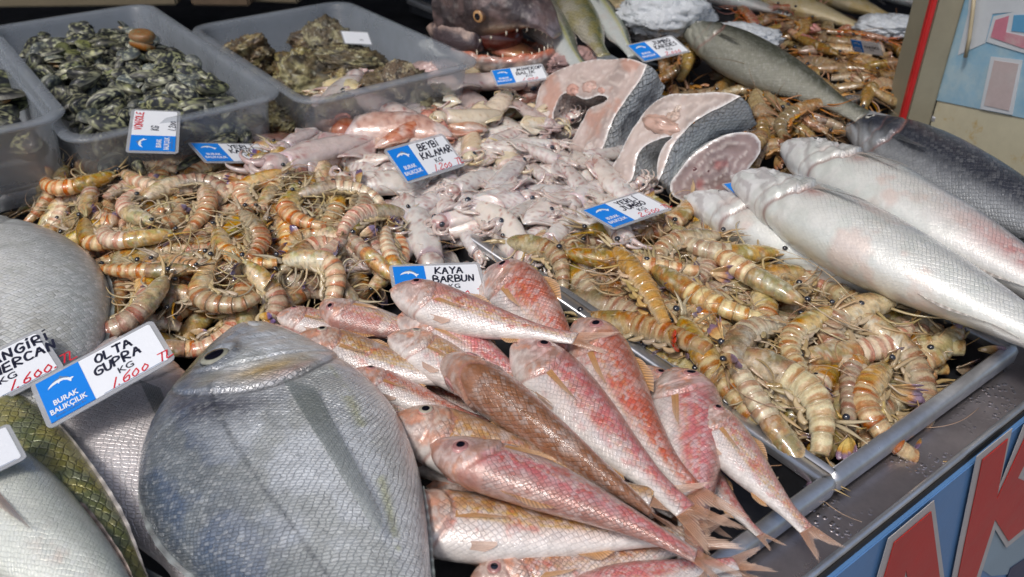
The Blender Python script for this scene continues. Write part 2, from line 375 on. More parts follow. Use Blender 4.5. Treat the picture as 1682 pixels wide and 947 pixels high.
def build_fish(name, spec, seed=0, by=0.0, bz=0.0, nu=150, nv=72):
    L = spec['L']; rs = np.random.RandomState(seed + 3)
    x = np.linspace(0, 1, nu) ** 1.25; u = x
    top = curve(spec['top'], u); bot = curve(spec['bot'], u); wid = curve(spec['wid'], u)
    rnd = np.sqrt(np.clip(u / .03, .0004, 1)) ; rnd = np.where(u < .03, rnd, 1)
    c = (top + bot) / 2; h = (top - bot) / 2 * rnd; wid = wid * rnd
    a = np.linspace(-PI, PI, nv, endpoint=False); t = np.cos(a)[None, :] * np.ones((nu, 1)); U = u[:, None] * np.ones((1, nv))
    sgn = np.sin(a)[None, :]; pw = spec.get('lens', 1.15)
    zz = np.sign(sgn) * np.abs(sgn) ** pw
    uo = spec['gill']; e = spec['eye']
    g = uo - spec.get('gcurve', .075) * (t + .12) ** 2; dd = U - g
    lat = np.abs(zz)
    d = (-.05 * bump1(dd, .008, .009) + .035 * sm(-.08, 0, dd) * (dd < .0)) * sm(1.0, .75, t) * spec.get('gamp', 1)
    wk = np.sin(t * 11 + U * 70 + fbm(np.stack([U * 12, t * 2, sgn + 0 * U], -1), seed + 8) * 8); d += spec.get('wrinkle', 0) * np.minimum(wk, .3) * sm(.30, .2, U) * sm(.03, .08, U) * sm(.35, 0, t)
    g2 = uo * .74 - .05 * (t + .3) ** 2; d += -.03 * sm(.6, .2, t) * bump1(U, g2, .005)
    mo = spec.get('mouth', (.075, -.28)); ml = mo[1] * (U / mo[0]) ** .8 + (-.05)
    d += -.10 * bump1(t, ml, .07) * sm(mo[0] * 1.1, mo[0] * .8, U) * sm(0, .008, U)
    er = np.sqrt(((U - e[0])) ** 2 + ((t - e[1]) * np.interp(u, u, h)[:, None]) ** 2) / e[2]
    d += .05 * bump1(er, 1.15, .35) - .07 * bump1(er, 0, .8)
    hn = fbm(np.stack([U * 38, t * 3, sgn * 1.5 + 0 * U], -1), seed) - .5
    d += (hn * .06) * sm(uo + .02, uo - .02, U) + (fbm(np.stack([U * 9, t * 1.6, sgn + 0 * U], -1), seed + 9) - .5) * spec.get('lump', .03)
    Y = c[:, None] + h[:, None] * t * (1 + .5 * d); Z = wid[:, None] * zz * (1 + 2.2 * d * lat) 
    P = np.stack([U, Y, Z], -1)
    P[..., 2] += 0
    fine = fbm(np.stack([U * 45, Y * 45, Z * 20], -1), seed + 1)
    big = fbm(np.stack([U * 9 + seed, Y * 12, Z * 9], -1), seed + 2)
    mid = fbm(np.stack([U * 20 + seed, Y * 30, Z * 15], -1), seed + 4)
    col, al = spec['color'](U, t, fine, big, mid, dd, seed)
    head = sm(uo - .01, uo + .01, U + .04 * bump1(t, 0, .6)) 
    al = al * np.where(head > .5, 1, spec.get('headscale', .15))
    grv = np.maximum(bump1(dd, .009, .006), .5 * bump1(U, g2, .003))
    col = mixc(col, spec.get('groove', (.3, .22, .2)), grv * .8)
    hh = (h + wid) * .5
    UVv = np.zeros((nu, nv + 1, 2)); UVv[..., 0] = u[:, None] * L; aa = np.linspace(-PI, PI, nv + 1); UVv[..., 1] = aa[None, :] * hh[:, None] * L * 1.0
    def bend(Q):
        Q = np.array(Q, float); q = Q[..., 0]; w = (q - .35); Q[..., 1] += by * w * w * np.where(w > 0, 1.4, .6); Q[..., 2] += bz * w * w; return Q * L
    root = empty(name)
    loft('body', bend(P), spec['mat'], root, np.concatenate([col, al[..., None]], -1), UVv)
    ix = np.searchsorted(u, e[0]); ez = wid[ix] * (1 - e[1] ** 2) ** (pw / 2); ety = -pw * wid[ix] / h[ix] * e[1] * (1 - e[1] ** 2) ** (pw / 2 - 1); etx = .8 * (wid[min(ix + 4, nu - 1)] - wid[ix - 4]) / (u[min(ix + 4, nu - 1)] - u[ix - 4]); ey = c[ix] + h[ix] * e[1]
    for sd in (1, -1):
        q = eye_geo(e[0], ey, ez * e[3] if len(e) > 3 else ez, e[2], sd, spec['iris'], spec['rim'], spec.get('pupil', .46), tiltx=etx, tilty=ety)
        loft('eye', bend(q['P']) if sd > 0 else bend(q['P'])[:, ::-1], M['eye'], root, q['col'], cap=False)
    fins = []
    fc, ft = spec['fincol'], spec['fintip']
    def body_at(uu, tt, sd, off=1.02):
        k = min(np.searchsorted(u, uu), nu - 1); return np.array([uu, c[k] + h[k] * tt, sd * wid[k] * (1 - tt * tt) ** (pw / 2) * off])
    pl, pwid, pt = spec['pect']                                                # length, spread, height of the base
    for sd in (1, -1):
        pk = spec.get('pectdark', 0); b0 = body_at(uo + .015, pt + .1, sd, 1.0) + [0, 0, sd * .013 * pk]; b1 = body_at(uo + .015 + .05 * pk, pt - .1, sd, 1.0) + [0, 0, sd * .013 * pk]
        sp = spec.get('pectsag', -.1)
        e0 = body_at(uo + pl, pt + sp * .2, sd, 1.08) + [0, 0, sd * .004]; e1 = body_at(uo + pl * (.62 + .30 * pk), pt + sp * (1 - .55 * pk) - pwid, sd, 1.08) + [0, 0, sd * .004]; em = (e0 + e1) / 2 + [.012, 0, sd * .004]
        fins.append(fin('pectoral_fin', [b0, (b0 + b1) / 2, b1], [e0, em, e1], 9, (.17, .20, .19) if pk else fc, (.34, .37, .35) if pk else ft, root, lift=(0, 0, sd * (.010 + .012 * pk)), amp=.0006 if pk else .0004, jag=.02 if pk else .06, seed=seed, alpha=spec.get('pecta', .93)))
    if 'pelvic' in spec:
        pc = spec['pelvic']
        for sd in (1, -1):
            b0 = body_at(uo + .045, -.80, sd, 1.02); b1 = body_at(uo + .065, -.92, sd, 1.02); e0 = body_at(uo + .155, -.80, sd, 1.06) + [0, 0, sd * .003]; e1 = body_at(uo + .12, -.95, sd, 1.0) + [0, -.004, sd * .005]
            fins.append(fin('pelvic_fin', [b0, (b0 + b1) / 2, b1], [e0, (e0 + e1) / 2 + [.014, 0, sd * .003], e1], 7, pc, tuple(min(1, x * 1.15) for x in pc), root, lift=(0, 0, sd * .005), seed=seed + 3, alpha=spec.get('pelva', .8), jag=.03, amp=.0002))
    kt = nu - 1; tl = spec['tail']; ty = c[kt]; th = h[kt]
    rt = [[.985, ty + th * 1, 0], [1.0, ty, 0], [.985, ty - th, 0]]
    tp = [[1 + tl[0], ty + tl[1], .006], [1 + tl[0] * .82, ty + tl[1] * .62, .0], [1 + tl[0] * tl[2], ty, 0], [1 + tl[0] * .82, ty - tl[1] * .6, .004], [1 + tl[0], ty - tl[1] * .95, -.004]]
    fins.append(fin('tail_fin', rt, tp, 16, spec.get('tailcol', fc), spec.get('tailtip', ft), root, seed=seed + 5, jag=.13, amp=.0016, m=9, alpha=spec.get('taila', .9), lift=(0, 0, spec.get('taillift', 0))))
    for nm, key, sgn_ in (('dorsal_fin', 'dors', 1), ('anal_fin', 'anal', -1)):
        if key not in spec: continue
        u0, u1, hgt = spec[key]; uu = np.linspace(u0, u1, 8); rt = []; tp = []
        for k, q in enumerate(uu):
            kk = min(np.searchsorted(u, q), nu - 1); y = (top if sgn_ > 0 else bot)[kk]
            rt.append([q, y * .97, 0]); f = math.sin(PI * (.12 + .8 * k / 7)); tp.append([q + hgt * .9, y + sgn_ * hgt * f, .005 * math.sin(k + seed)])
        fins.append(fin(nm, rt, tp, 12, fc, ft, root, seed=seed + 7, m=5))
    for f in fins:
        P2 = bend(f['P']); loft(f['name'], P2, M['fin'], root, f['col'], closed=False)
    return root, L * (1 + spec['tail'][0])

def col_bream(U, t, fine, big, mid, dd, seed):
    back = sm(-.15, .9, t + (big - .5) * .35)
    c = mixc((.80, .84, .87), (.075, .11, .17), back)
    c = mixc(c, (.07, .11, .22), .7 * sm(.1, .7, t + (mid - .5) * .6) * sm(.95, .2, U) * sm(.42, .6, big + .05))
    c = mixc(c, (.34, .35, .29), .45 * sm(.45, .6, big)); c = mixc(c, (.74, .78, .82), .7 * sm(.46, .60, mid) * sm(.6, -.4, t) * sm(.75, .4, U))
    c = mixc(c, (.03, .03, .06), .88 * bump1(dd, .045, .045) * bump1(t, .35, .5) * sm(.15, .45, fine))
    c = mixc(c, (.62, .40, .10), .85 * bump1(dd, -.04, .028) * bump1(t, -.15, .35)); c = mixc(c, (.55, .30, .25), .6 * bump1(dd, -.012, .012) * bump1(t, -.35, .25))
    c = mixc(c, (.5, .48, .10), .6 * bump1(U, .15, .05) * bump1(t, .75, .3)); c = mixc(c, (.16, .20, .30), .55 * bump1(U, .10, .07) * bump1(t, .1, .5)); c = mixc(c, (.20, .22, .26), .7 * bump1(np.sqrt((U - .185) ** 2 + ((t - .34) * .16) ** 2), .042, .014))
    c = mixc(c, (.74, .75, .74), .7 * sm(-.5, -1, t)); c = mixc(c, (.09, .11, .13), .6 * sm(.8, 1, t))
    c = mixc(c, (.45, .46, .12), .5 * bump1(t, -.62, .05) * sm(.25, .35, U) * sm(.5, .6, mid))
    lat = bump1(t, .42 - .25 * U, .02); c = mixc(c, (.06, .07, .08), .6 * lat * sm(.26, .3, U))
    return c, np.ones_like(t)
def col_silver(U, t, fine, big, mid, dd, seed):
    c = mixc((.84, .84, .80), (.50, .54, .54), sm(0, 1, t + (big - .5) * .4)); c = mixc(c, (.52, .54, .50), .55 * sm(.3, .9, np.sin(U * 75 + big * 6)) * sm(.35, .6, mid))
    c = mixc(c, (.52, .55, .38), .6 * sm(.28, .05, U) * sm(.4, .6, big + .1)); c = mixc(c, (.45, .42, .35), .45 * sm(.5, .62, big))
    c = mixc(c, (.12, .13, .13), .75 * bump1(t, .35 - .15 * U, .022) * sm(.24, .3, U))
    return c, np.ones_like(t)
def col_whitebream(U, t, fine, big, mid, dd, seed):
    c = mixc((.80, .75, .74), (.66, .62, .63), sm(.1, 1, t)); c = mixc(c, (.74, .50, .47), .8 * sm(-.4, -.95, t) * sm(.35, .6, big + .1))
    c = mixc(c, (.5, .12, .08), .8 * bump1(U, .16, .06) * bump1(t, .4, .5)); c = mixc(c, (.35, .05, .04), .85 * bump1(U, .78, .03) * bump1(t, -.85, .3))
    return c, np.ones_like(t) * .6
def col_green(U, t, fine, big, mid, dd, seed):
    c = mixc((.55, .52, .42), (.16, .18, .08), sm(-.6, .6, t + (big - .5) * .3)); c = mixc(c, (.42, .36, .10), .55 * sm(.45, .6, mid))
    return c, np.ones_like(t)
def col_white(U, t, fine, big, mid, dd, seed):
    c = mixc((.76, .77, .73), (.30, .34, .38), sm(-.35, .6, t + (big - .5) * .45))
    c = mixc(c, (.72, .54, .47), .5 * sm(.57, .66, big) * sm(.9, .1, t)); c = mixc(c, (.55, .28, .24), .8 * bump1(U, .27, .035) * bump1(t, -.35, .16)); c = mixc(c, (.82, .82, .82), .8 * sm(.22, .1, U))
    c = mixc(c, (.62, .67, .62), .4 * sm(.5, .6, mid))
    if seed == 52: c = mixc(c, (.42, .03, .04), .9 * bump1(U, .77 + .1 * (mid - .5), .10) * bump1(t, -.35, .30) * sm(.38, .6, fine + .1)); c = mixc(c, (.78, .35, .33), .5 * bump1(U, .7, .16) * bump1(t, -.2, .5))
    lines = sm(.72, .9, np.sin((t * 9 + U * 60 + mid * 9)) * .5 + .5) * sm(.26, .12, U) * sm(.6, 0, t); c = mixc(c, (.42, .38, .38), .55 * lines)
    return c, sm(-.95, -.2, t) * .85 + .15
def col_pale(U, t, fine, big, mid, dd, seed):
    c = mixc((.74, .77, .70), (.50, .55, .50), sm(0, 1, t)); c = mixc(c, (.70, .45, .36), .5 * bump1(t, -.1, .25) * sm(.45, .6, mid) * sm(.4, .8, U)); return c, np.ones_like(t) * .5
def col_dark(U, t, fine, big, mid, dd, seed):
    c = mixc((.34, .36, .38), (.035, .04, .055), sm(-.75, .1, t + (big - .5) * .3)); c = mixc(c, (.45, .33, .06), .7 * bump1(U, .05, .02) * sm(0, .6, t)); return c, np.ones_like(t)
def col_grey(U, t, fine, big, mid, dd, seed):
    c = mixc((.30, .30, .25), (.065, .07, .05), sm(-.5, .5, t + (big - .5) * .3)); return c, np.ones_like(t)
def col_jack(U, t, fine, big, mid, dd, seed):
    c = mixc((.60, .64, .62), (.10, .13, .09), sm(.2, .6, t)); c = mixc(c, (.5, .48, .08), .75 * bump1(t, .25, .14)); c = mixc(c, (.62, .5, .45), .3 * sm(.5, .6, big)); return c, np.ones_like(t) * .4
def col_tan(U, t, fine, big, mid, dd, seed):
    c = mixc((.55, .46, .28), (.36, .27, .14), sm(-.3, .7, t)); c = mixc(c, (.5, .34, .08), .5 * sm(.5, .6, big)); return c, np.ones_like(t) * .3
def mullet_color(style):
    def f(U, t, fine, big, mid, dd, seed):
        tt = t + (mid - .5) * .5
        red = {'pink': (.62, .19, .20), 'brown': (.42, .18, .10), 'pale': (.64, .30, .26), 'stripe': (.52, .28, .13), 'red': (.56, .14, .09)}[style]
        c = mixc((.76, .68, .64), red, sm(-.6, .2, tt))
        c = mixc(c, {'pink': (.34, .19, .14), 'brown': (.26, .12, .06), 'pale': (.42, .22, .18), 'stripe': (.30, .20, .11), 'red': (.36, .14, .09)}[style], .8 * sm(.35, .95, tt))
        c = mixc(c, (.70, .60, .55), .75 * sm(.55, .68, big) * (1 if style in ('stripe', 'pale') else .45))
        ys = (bump1(t, .02, .07) + bump1(t, -.22, .06) + .8 * bump1(t, .3, .05)) * sm(.25, .35, U)
        c = mixc(c, (.66, .42, .04), np.clip(ys, 0, 1) * (.75 if style in ('stripe', 'pale') else .28) * sm(.3, .55, fine))
        c = mixc(c, (.60, .13, .10), .6 * sm(.60, .70, mid) * sm(.98, .3, np.abs(t))); c = mixc(c, (.72, .68, .68), .45 * sm(.52, .62, fine) * sm(.9, .3, t))
        c = mixc(c, (.70, .22, .05), .6 * bump1(dd, -.04, .04) * sm(.5, .6, fine + .08 * (style != 'brown')))
        hd = sm(.02, -.03, dd); c = mixc(c, mixc((.64, .54, .49), (.36, .24, .20), sm(.35, .65, fine)), .7 * hd); c = mixc(c, (.70, .28, .14), .5 * hd * sm(.56, .66, mid))
        c = mixc(c, (.72, .25, .12), .55 * bump1(U, .02, .03) * (fine > .3)); c = mixc(c, (.78, .74, .70), .75 * sm(-.62, -.9, t))
        return c, .35 + .65 * sm(-.9, -.3, t)
    return f
S = {}
S['bream'] = dict(L=.42, top=[(0, -.045), (.025, .0), (.07, .05), (.14, .115), (.24, .185), (.38, .232), (.52, .225), (.68, .165), (.82, .10), (.93, .055), (1, .05)],
    bot=[(0, -.06), (.03, -.085), (.10, -.125), (.22, -.172), (.40, -.205), (.58, -.18), (.8, -.10), (.93, -.052), (1, -.048)],
    wid=[(0, .012), (.05, .038), (.15, .068), (.3, .094), (.5, .095), (.75, .05), (1, .012)], lens=1.05, gill=.345, eye=(.185, .34, .031, .97), mouth=(.085, -.25), gamp=.5, gcurve=.16,
    color=col_bream, iris=(.30, .30, .24), rim=(.03, .035, .04), pupil=.56, fincol=(.22, .25, .25), fintip=(.30, .33, .32), pect=(.40, .0, -.30), pectsag=-.50, pecta=.6, pectdark=1, tail=(.24, .17, .35),
    dors=(.34, .86, .007), anal=(.62, .86, .005), mat=skin_mat('bream_skin', .0036, line=.8, bumpd=.0012, metal=.12, rough=.3, coat=.7, mott=.5, sparkle=.3, stretch=1.25), groove=(.07, .07, .08), headscale=.6)
sv = dict(S['bream']); sv.update(color=col_silver, mat=skin_mat('silver_skin', .0036, line=.5, bumpd=.0007, metal=.0, rough=.36, coat=.6, sparkle=.9, stretch=1.2)); S['silver'] = sv
wb = dict(S['bream']); wb.update(L=.34, color=col_whitebream, fincol=(.62, .42, .36), fintip=(.7, .6, .55), dors=(.3, .86, .006), anal=(.62, .86, .005), mat=skin_mat('white_bream_skin', .0040, line=.22, bumpd=.0008, metal=.3, rough=.34, coat=.6, mott=.2)); S['wbream'] = wb
S['long'] = dict(L=.40, top=[(0, 0), (.03, .03), (.1, .066), (.2, .092), (.35, .105), (.5, .1), (.7, .075), (.87, .038), (1, .034)],
    bot=[(0, -.012), (.03, -.03), (.1, -.058), (.22, -.088), (.38, -.105), (.55, -.094), (.72, -.062), (.88, -.036), (1, -.032)],
    wid=[(0, .01), (.05, .035), (.15, .06), (.32, .078), (.55, .068), (.78, .036), (1, .010)], lens=1.0, gill=.245, eye=(.095, .35, .0155, .98), mouth=(.08, -.35),
    color=col_white, iris=(.55, .55, .5), rim=(.1, .1, .1), fincol=(.55, .48, .42), fintip=(.6, .58, .55), pect=(.17, .02, -.15), tail=(.17, .10, .6), tailcol=(.28, .31, .34), tailtip=(.38, .42, .45),
    wrinkle=.045, dors=(.32, .85, .007), anal=(.62, .82, .006), mat=skin_mat('pale_skin', .0034, line=.5, bumpd=.0006, metal=.22, rough=.36, coat=.6, mott=.14), groove=(.30, .16, .14), lump=.06)
def longv(**k): d = dict(S['long']); d.update(k); return d
S['green'] = longv(color=col_green, mat=skin_mat('green_skin', .0072, line=.95, bumpd=.0012, metal=.25, rough=.32, coat=.7, sparkle=.12), iris=(.5, .45, .2))
S['pale'] = longv(color=col_pale, mat=S['long']['mat'], pect=(.34, .06, -.15), fincol=(.55, .33, .24), fintip=(.65, .55, .48))
S['dark'] = longv(color=col_dark, mat=skin_mat('dark_skin', .0036, line=.45, bumpd=.0006, metal=.2, rough=.42, coat=.45, mott=.35, sparkle=.10), fincol=(.08, .09, .1), fintip=(.14, .15, .16))
S['grey'] = longv(color=col_grey, mat=skin_mat('grey_skin', .0036, line=.5, bumpd=.0006, metal=.15, rough=.42, coat=.35, sparkle=.12), fincol=(.1, .1, .08), fintip=(.16, .16, .13), tail=(.15, .07, .5))
S['jack'] = longv(color=col_jack, mat=S['long']['mat'])
S['tan'] = longv(color=col_tan, mat=S['long']['mat'], fincol=(.4, .3, .15), fintip=(.45, .35, .2))
mul_mat = skin_mat('mullet_skin', .0031, line=.5, bumpd=.0006, metal=.10, rough=.34, coat=.75, mott=.5, stretch=.8, sparkle=.25)
def mullet(style): return dict(L=.19, top=[(0, .0), (.02, .028), (.06, .078), (.12, .116), (.2, .136), (.32, .138), (.48, .120), (.68, .080), (.86, .046), (1, .040)],
    bot=[(0, -.02), (.03, -.042), (.1, -.082), (.2, -.108), (.34, -.118), (.5, -.104), (.7, -.066), (.86, -.04), (1, -.036)],
    wid=[(0, .018), (.04, .042), (.12, .07), (.28, .086), (.5, .072), (.75, .042), (1, .012)], lens=1.0, gill=.26, eye=(.135, .40, .030, 1.0), mouth=(.07, -.35),
    color=mullet_color(style), iris=(.34, .16, .15) if style != 'stripe' else (.40, .36, .28), rim=(.52, .26, .24), pupil=.5, fincol=(.70, .36, .12), fintip=(.78, .50, .30), pelvic=(.70, .46, .34), pect=(.21, .02, -.2), pecta=.85, taila=.72, taillift=.012 * (1 if style in ('pink', 'stripe') else -1), tail=(.17, .075, .34),
    tailcol=(.60, .30, .16), tailtip=(.72, .52, .40), dors=(.32, .5, .03), anal=(.66, .76, .025), mat=mul_mat, groove=(.42, .2, .16), headscale=.25, lump=.06)
def grab(o): return (o, [grab(c) for c in kids(o)])
def spawn(g, parent=None):
    c = g[0].copy(); C.objects.link(c); c.parent = parent
    for k in g[1]: spawn(k, c)
    return c
class Kind:
    """a prototype that is used once itself and then copied"""
    def __init__(s, root, L=1.0): s.g = grab(root); s.V = sample_of(root); s.used = False; s.L = L; s.root = root
    def new(s):
        if not s.used: s.used = True; return s.root
        return spawn(s.g)

# ------------------------------------------------------------------ prawns
PAL = {'tiger': dict(base=(.68, .52, .32), band=(.48, .13, .03), cara=(.50, .30, .09), head=(.36, .31, .09), leg=(.48, .38, .22), tip=(.06, .05, .25)),
       'jumbo': dict(base=(.62, .50, .29), band=(.36, .12, .025), cara=(.44, .27, .08), head=(.28, .23, .08), leg=(.44, .33, .18), tip=(.10, .06, .18)),
       'brown': dict(base=(.32, .21, .09), band=(.22, .11, .04), cara=(.27, .17, .06), head=(.32, .14, .03), leg=(.40, .19, .05), tip=(.25, .10, .05)),
       'gold': dict(base=(.50, .32, .12), band=(.44, .24, .07), cara=(.46, .31, .12), head=(.42, .28, .1), leg=(.5, .35, .15), tip=(.55, .05, .02)),
       'red': dict(base=(.40, .20, .10), band=(.36, .07, .03), cara=(.42, .07, .02), head=(.42, .05, .02), leg=(.5, .14, .06), tip=(.4, .04, .03))}
def build_prawn(pal, curl, seed, fat=1.0, L=.13):
    p = PAL[pal]; rs = np.random.RandomState(seed); root = empty('prawn')
    N = 200; s = np.linspace(0, 1, N)
    kink = 1 + .5 * np.sin(s * 17 + seed); k = kink * np.where(s < .34, .12 * curl, np.where(s < .85, 1, .35)) * curl / .57
    th = -(np.cumsum(k) / N); th -= th[70]; th = th - 0
    cx = np.cumsum(np.cos(th)) / N; cy = np.cumsum(np.sin(th)) / N; cx -= cx[90]; cy -= cy[90]
    twist = rs.uniform(-1.2, 1.2)
    cz = .05 * twist * (s - .4) ** 2
    def at(q): return np.array([np.interp(q, s, cx), np.interp(q, s, cy), np.interp(q, s, cz)])
    def nrm(q): a = np.interp(q, s, th); return np.array([-math.sin(a), math.cos(a), 0]), np.array([math.cos(a), math.sin(a), 0])
    def rings(q, rd, rw, n=22, seed2=0):
        a = np.linspace(0, 2 * PI, n, endpoint=False); P = np.zeros((len(q), n, 3))
        for i, w in enumerate(q):
            nn, tt = nrm(w); P[i] = at(w) + rd[i] * np.cos(a)[:, None] * nn + rw[i] * np.sin(a)[:, None] * np.array([0, 0, 1.0])
        return P, a
    # carapace
    q = np.linspace(.055, .40, 34); f = (q - .055) / .345
    rd = curve([(0, .020), (.15, .045), (.45, .066), (.8, .074), (1, .070)], f) * fat; rw = rd * .78
    P, a = rings(q, rd, rw); P[0] = P[0] * .6 + P[0].mean(0) * .4
    gr = (bump1(f[:, None], .62 + .12 * np.cos(a)[None], .03)); P = P - (P - P.mean(1, keepdims=True)) * (gr * .07)[..., None]
    nz = fbm(P * 38, seed); nb = fbm(P * 14 + 5, seed + 1); ca = np.cos(a)[None] * np.ones((34, 1))
    col = mixc(p['cara'], p['head'], sm(.4, .62, nb)); col = mixc(col, p['band'], .6 * sm(.55, .66, nz)); col = mixc(col, p['base'], .7 * sm(.3, -.5, ca))
    col = mixc(col, (.62, .62, .5), .5 * sm(.58, .66, fbm(P * 30 + 9, seed))); col = mixc(col, p['band'], .55 * bump1(f[:, None], .96, .05) * sm(-.4, .2, ca))
    col = mixc(col, (.12, .09, .05), .55 * sm(.56, .68, fbm(P * 46 + 2, seed + 8))); lump = fbm(P * 22, seed + 6) - .5; P = P + (P - P.mean(1, keepdims=True)) * (.22 * lump)[..., None]
    loft('carapace', P * L, M['shell'], root, col)
    rr = [at(.10) + nrm(.1)[0] * .045, at(.05) + nrm(.05)[0] * .040, at(.0) + nrm(0)[0] * .045 + [-.03, 0, 0], at(0) + [-.085, .062, 0]]
    rp = spline(rr, 10); join_tubes('rostrum', [tube_geo(rp * L, np.linspace(.011, .0015, 10) * L, 6)], M['shell'], root, [p['cara']])
    # abdomen: six rings, each lapping over the next
    qs = []; rds = []; cc = []
    for sgm in range(6):
        a0 = .385 + sgm * .078; w = .078 if sgm < 5 else .10
        r0 = np.interp(sgm, [0, 2, 5, 6], [.072, .070, .048, .034]); r1 = np.interp(sgm + 1, [0, 2, 5, 6], [.072, .070, .048, .037])
        for f_ in (0, .07, .16, .26, .38, .5, .6, .7, .8, .9, .95, 1.0):
            qs.append(a0 + w * f_ - (.0005 if f_ == 1 else 0)); rds.append((r0 + (r1 - r0) * f_) * fat * (.90 + .10 * math.sin(min(f_ * 1.2, 1) * PI / 2) + (.05 if .9 < f_ else 0) - (.05 if f_ == 0 else 0)))
            cc.append((sgm, f_))
    qs = np.array(qs); rds = np.array(rds); P, a = rings(qs, rds, rds * .80); ca = np.cos(a)
    col = np.zeros(P.shape); nz = fbm(P * 22, seed + 3)
    for i, (sg, f_) in enumerate(cc):
        b = np.maximum(sm(.55, .66, f_ + (nz[i] - .5) * .5), .8 * bump1(f_ + (nz[i] - .5) * .4, .18, .10)) * sm(-.95, -.3, ca); b = b * (.9 if sg % 2 == 0 else .62) * sm(.25, .5, nz[i] + .15)
        if pal in ('brown', 'gold'): b = b * .6
        col[i] = mixc(p['base'], p['band'], b)
        col[i] = mixc(col[i], (.28, .30, .20), .35 * bump1(f_, .1, .12) + .0 * ca)
        if f_ in (0, .95): col[i] = mixc(col[i], tuple(x * .45 for x in p['band']), .35 * np.ones(len(ca)))
        col[i] = mixc(col[i], (.66, .62, .50), .5 * sm(-.5, -.95, ca))
    col = mixc(col, (.5, .46, .24), .35 * sm(.55, .7, fbm(P * 60, seed)))
    lump = fbm(P * 26, seed + 6) - .5; P = P + (P - P.mean(1, keepdims=True)) * (.16 * lump)[..., None]
    col = mixc(col, (.30, .26, .15), .45 * sm(.5, .66, fbm(P * 34 + 3, seed)) * sm(.2, -.7, ca)[None, :])
    loft('abdomen', P * L, M['shell'], root, col)
    # tail fan
    e = at(.95); nn, tt = nrm(.95); blades = []; bc = []
    for ang, ln, wd in ((0, .13, .016), (.30, .15, .026), (-.30, .15, .026), (.62, .14, .028), (-.62, .14, .028)):
        spread = rs.uniform(.5, .95); d = tt * math.cos(ang) + np.array([0, 0, 1.0]) * math.sin(ang) * spread + nn * (.22 * abs(ang) - .05); d /= np.linalg.norm(d)
        f = np.linspace(0, 1, 9); path = e + f[:, None] * d * ln
        wid = wd * np.array([.35, .6, .8, .95, 1, 1, .92, .7, .25]); side = np.cross(d, nn); side /= np.linalg.norm(side)
        side = side * .8 + nn * .6 * np.sign(ang + .001); side /= np.linalg.norm(side); up = np.cross(side, d)
        aa = np.linspace(0, 2 * PI, 10, endpoint=False)
        G = path[:, None] + wid[:, None, None] * (np.cos(aa)[None, :, None] * side + .22 * np.sin(aa)[None, :, None] * up)
        blades.append(G * L); bc.append(np.array([mixc(mixc(p['base'], p['cara'], .5), p['band'] if k < 6 else p['tip'], float(sm(.3, .8, k / 8)) * .8) for k in range(9)]).reshape(9, 3))
    join_tubes('tail_fan', blades, M['shell'], root, bc)
    # legs, swimmerets, feelers, eyes
    for k in range(6):
        sd = 1 if k % 2 else -1; q0 = .13 + .045 * k; b = at(q0) - nrm(q0)[0] * .06 * fat + [0, 0, sd * .02]
        ln = rs.uniform(.14, .26); an = rs.uniform(-1.9, -1.0) - .12 * (2 - k); d1 = np.array([math.cos(an), math.sin(an), sd * rs.uniform(.0, .5)]); d2 = np.array([-.9 + rs.uniform(-.3, .7), rs.uniform(-.8, .1), sd * rs.uniform(-.4, .3)])
        pts = spline([b, b + d1 * ln * .45, b + d1 * ln * .7 + d2 * ln * .35, b + d1 * ln * .7 + d2 * ln * .9], 10)
        join_tubes('walking_leg', [tube_geo(pts * L, np.linspace(.010, .003, 10) * L, 5, .6)], M['limb'], root, [p['leg']])
    for k in range(5):
        q0 = .42 + .078 * k; nn, tt = nrm(q0)
        tb = []
        for sd in (1, -1):
            b = at(q0) - nn * .06 * fat + [0, 0, sd * .03]; ln = rs.uniform(.09, .13)
            pts = spline([b, b - nn * ln * .25 - tt * ln * .35, b - nn * ln * rs.uniform(.2, .5) - tt * ln * rs.uniform(.6, .95) + np.array([0, 0, sd * .012])], 7)
            tb.append(tube_geo(pts * L, np.array([.014, .016, .018, .017, .014, .01, .003]) * L, 6, .5))
        join_tubes('swimmeret', tb, M['limb'], root, [p['leg'], p['leg']])
    for sd in (1, -1):
        b = at(.04) + nrm(0)[0] * .01 + [0, 0, sd * .018]; pts = [b]; d = np.array([-1.0, rs.uniform(-.3, .5), sd * .2]); bend = rs.uniform(-.7, .7); lfe = rs.uniform(.03, .11)
        for k in range(7):
            ca_, sa_ = math.cos(bend), math.sin(bend); d = np.array([d[0] * ca_ - d[1] * sa_, d[0] * sa_ + d[1] * ca_, d[2] * .6 + rs.uniform(-.05, .05)]); pts.append(pts[-1] + d * lfe + np.array([0, 0, -.006 * sd * k]))
        join_tubes('antenna', [tube_geo(spline(pts, 26) * L, np.linspace(.0042, .0012, 26) * L, 4)], M['limb'], root, [p['band'] if pal in ('brown', 'red') else (.42, .26, .13)])
        bl = []
        for k in range(3):
            d = np.array([-1, rs.uniform(-.6, .25), sd * rs.uniform(.1, .5)]); ln = rs.uniform(.10, .2); b2 = at(.06) + nrm(0)[0] * (-.012 * k) + [0, 0, sd * .02]
            bl.append(tube_geo(spline([b2, b2 + d * ln * .5, b2 + d * ln + [0, rs.uniform(-.05, .02), 0]], 7) * L, np.array([.008, .013, .014, .012, .009, .005, .002]) * L, 5, .4))
        join_tubes('mouth_feeler', bl, M['limb'], root, [p['leg']] * 3)
        ec = at(.055) + nrm(0)[0] * .026 + np.array([-.022, .004, sd * .045]); ex = np.array([ec + np.array([0, 0, sd * (z - .5) * .03]) for z in np.linspace(0, 1, 7)])
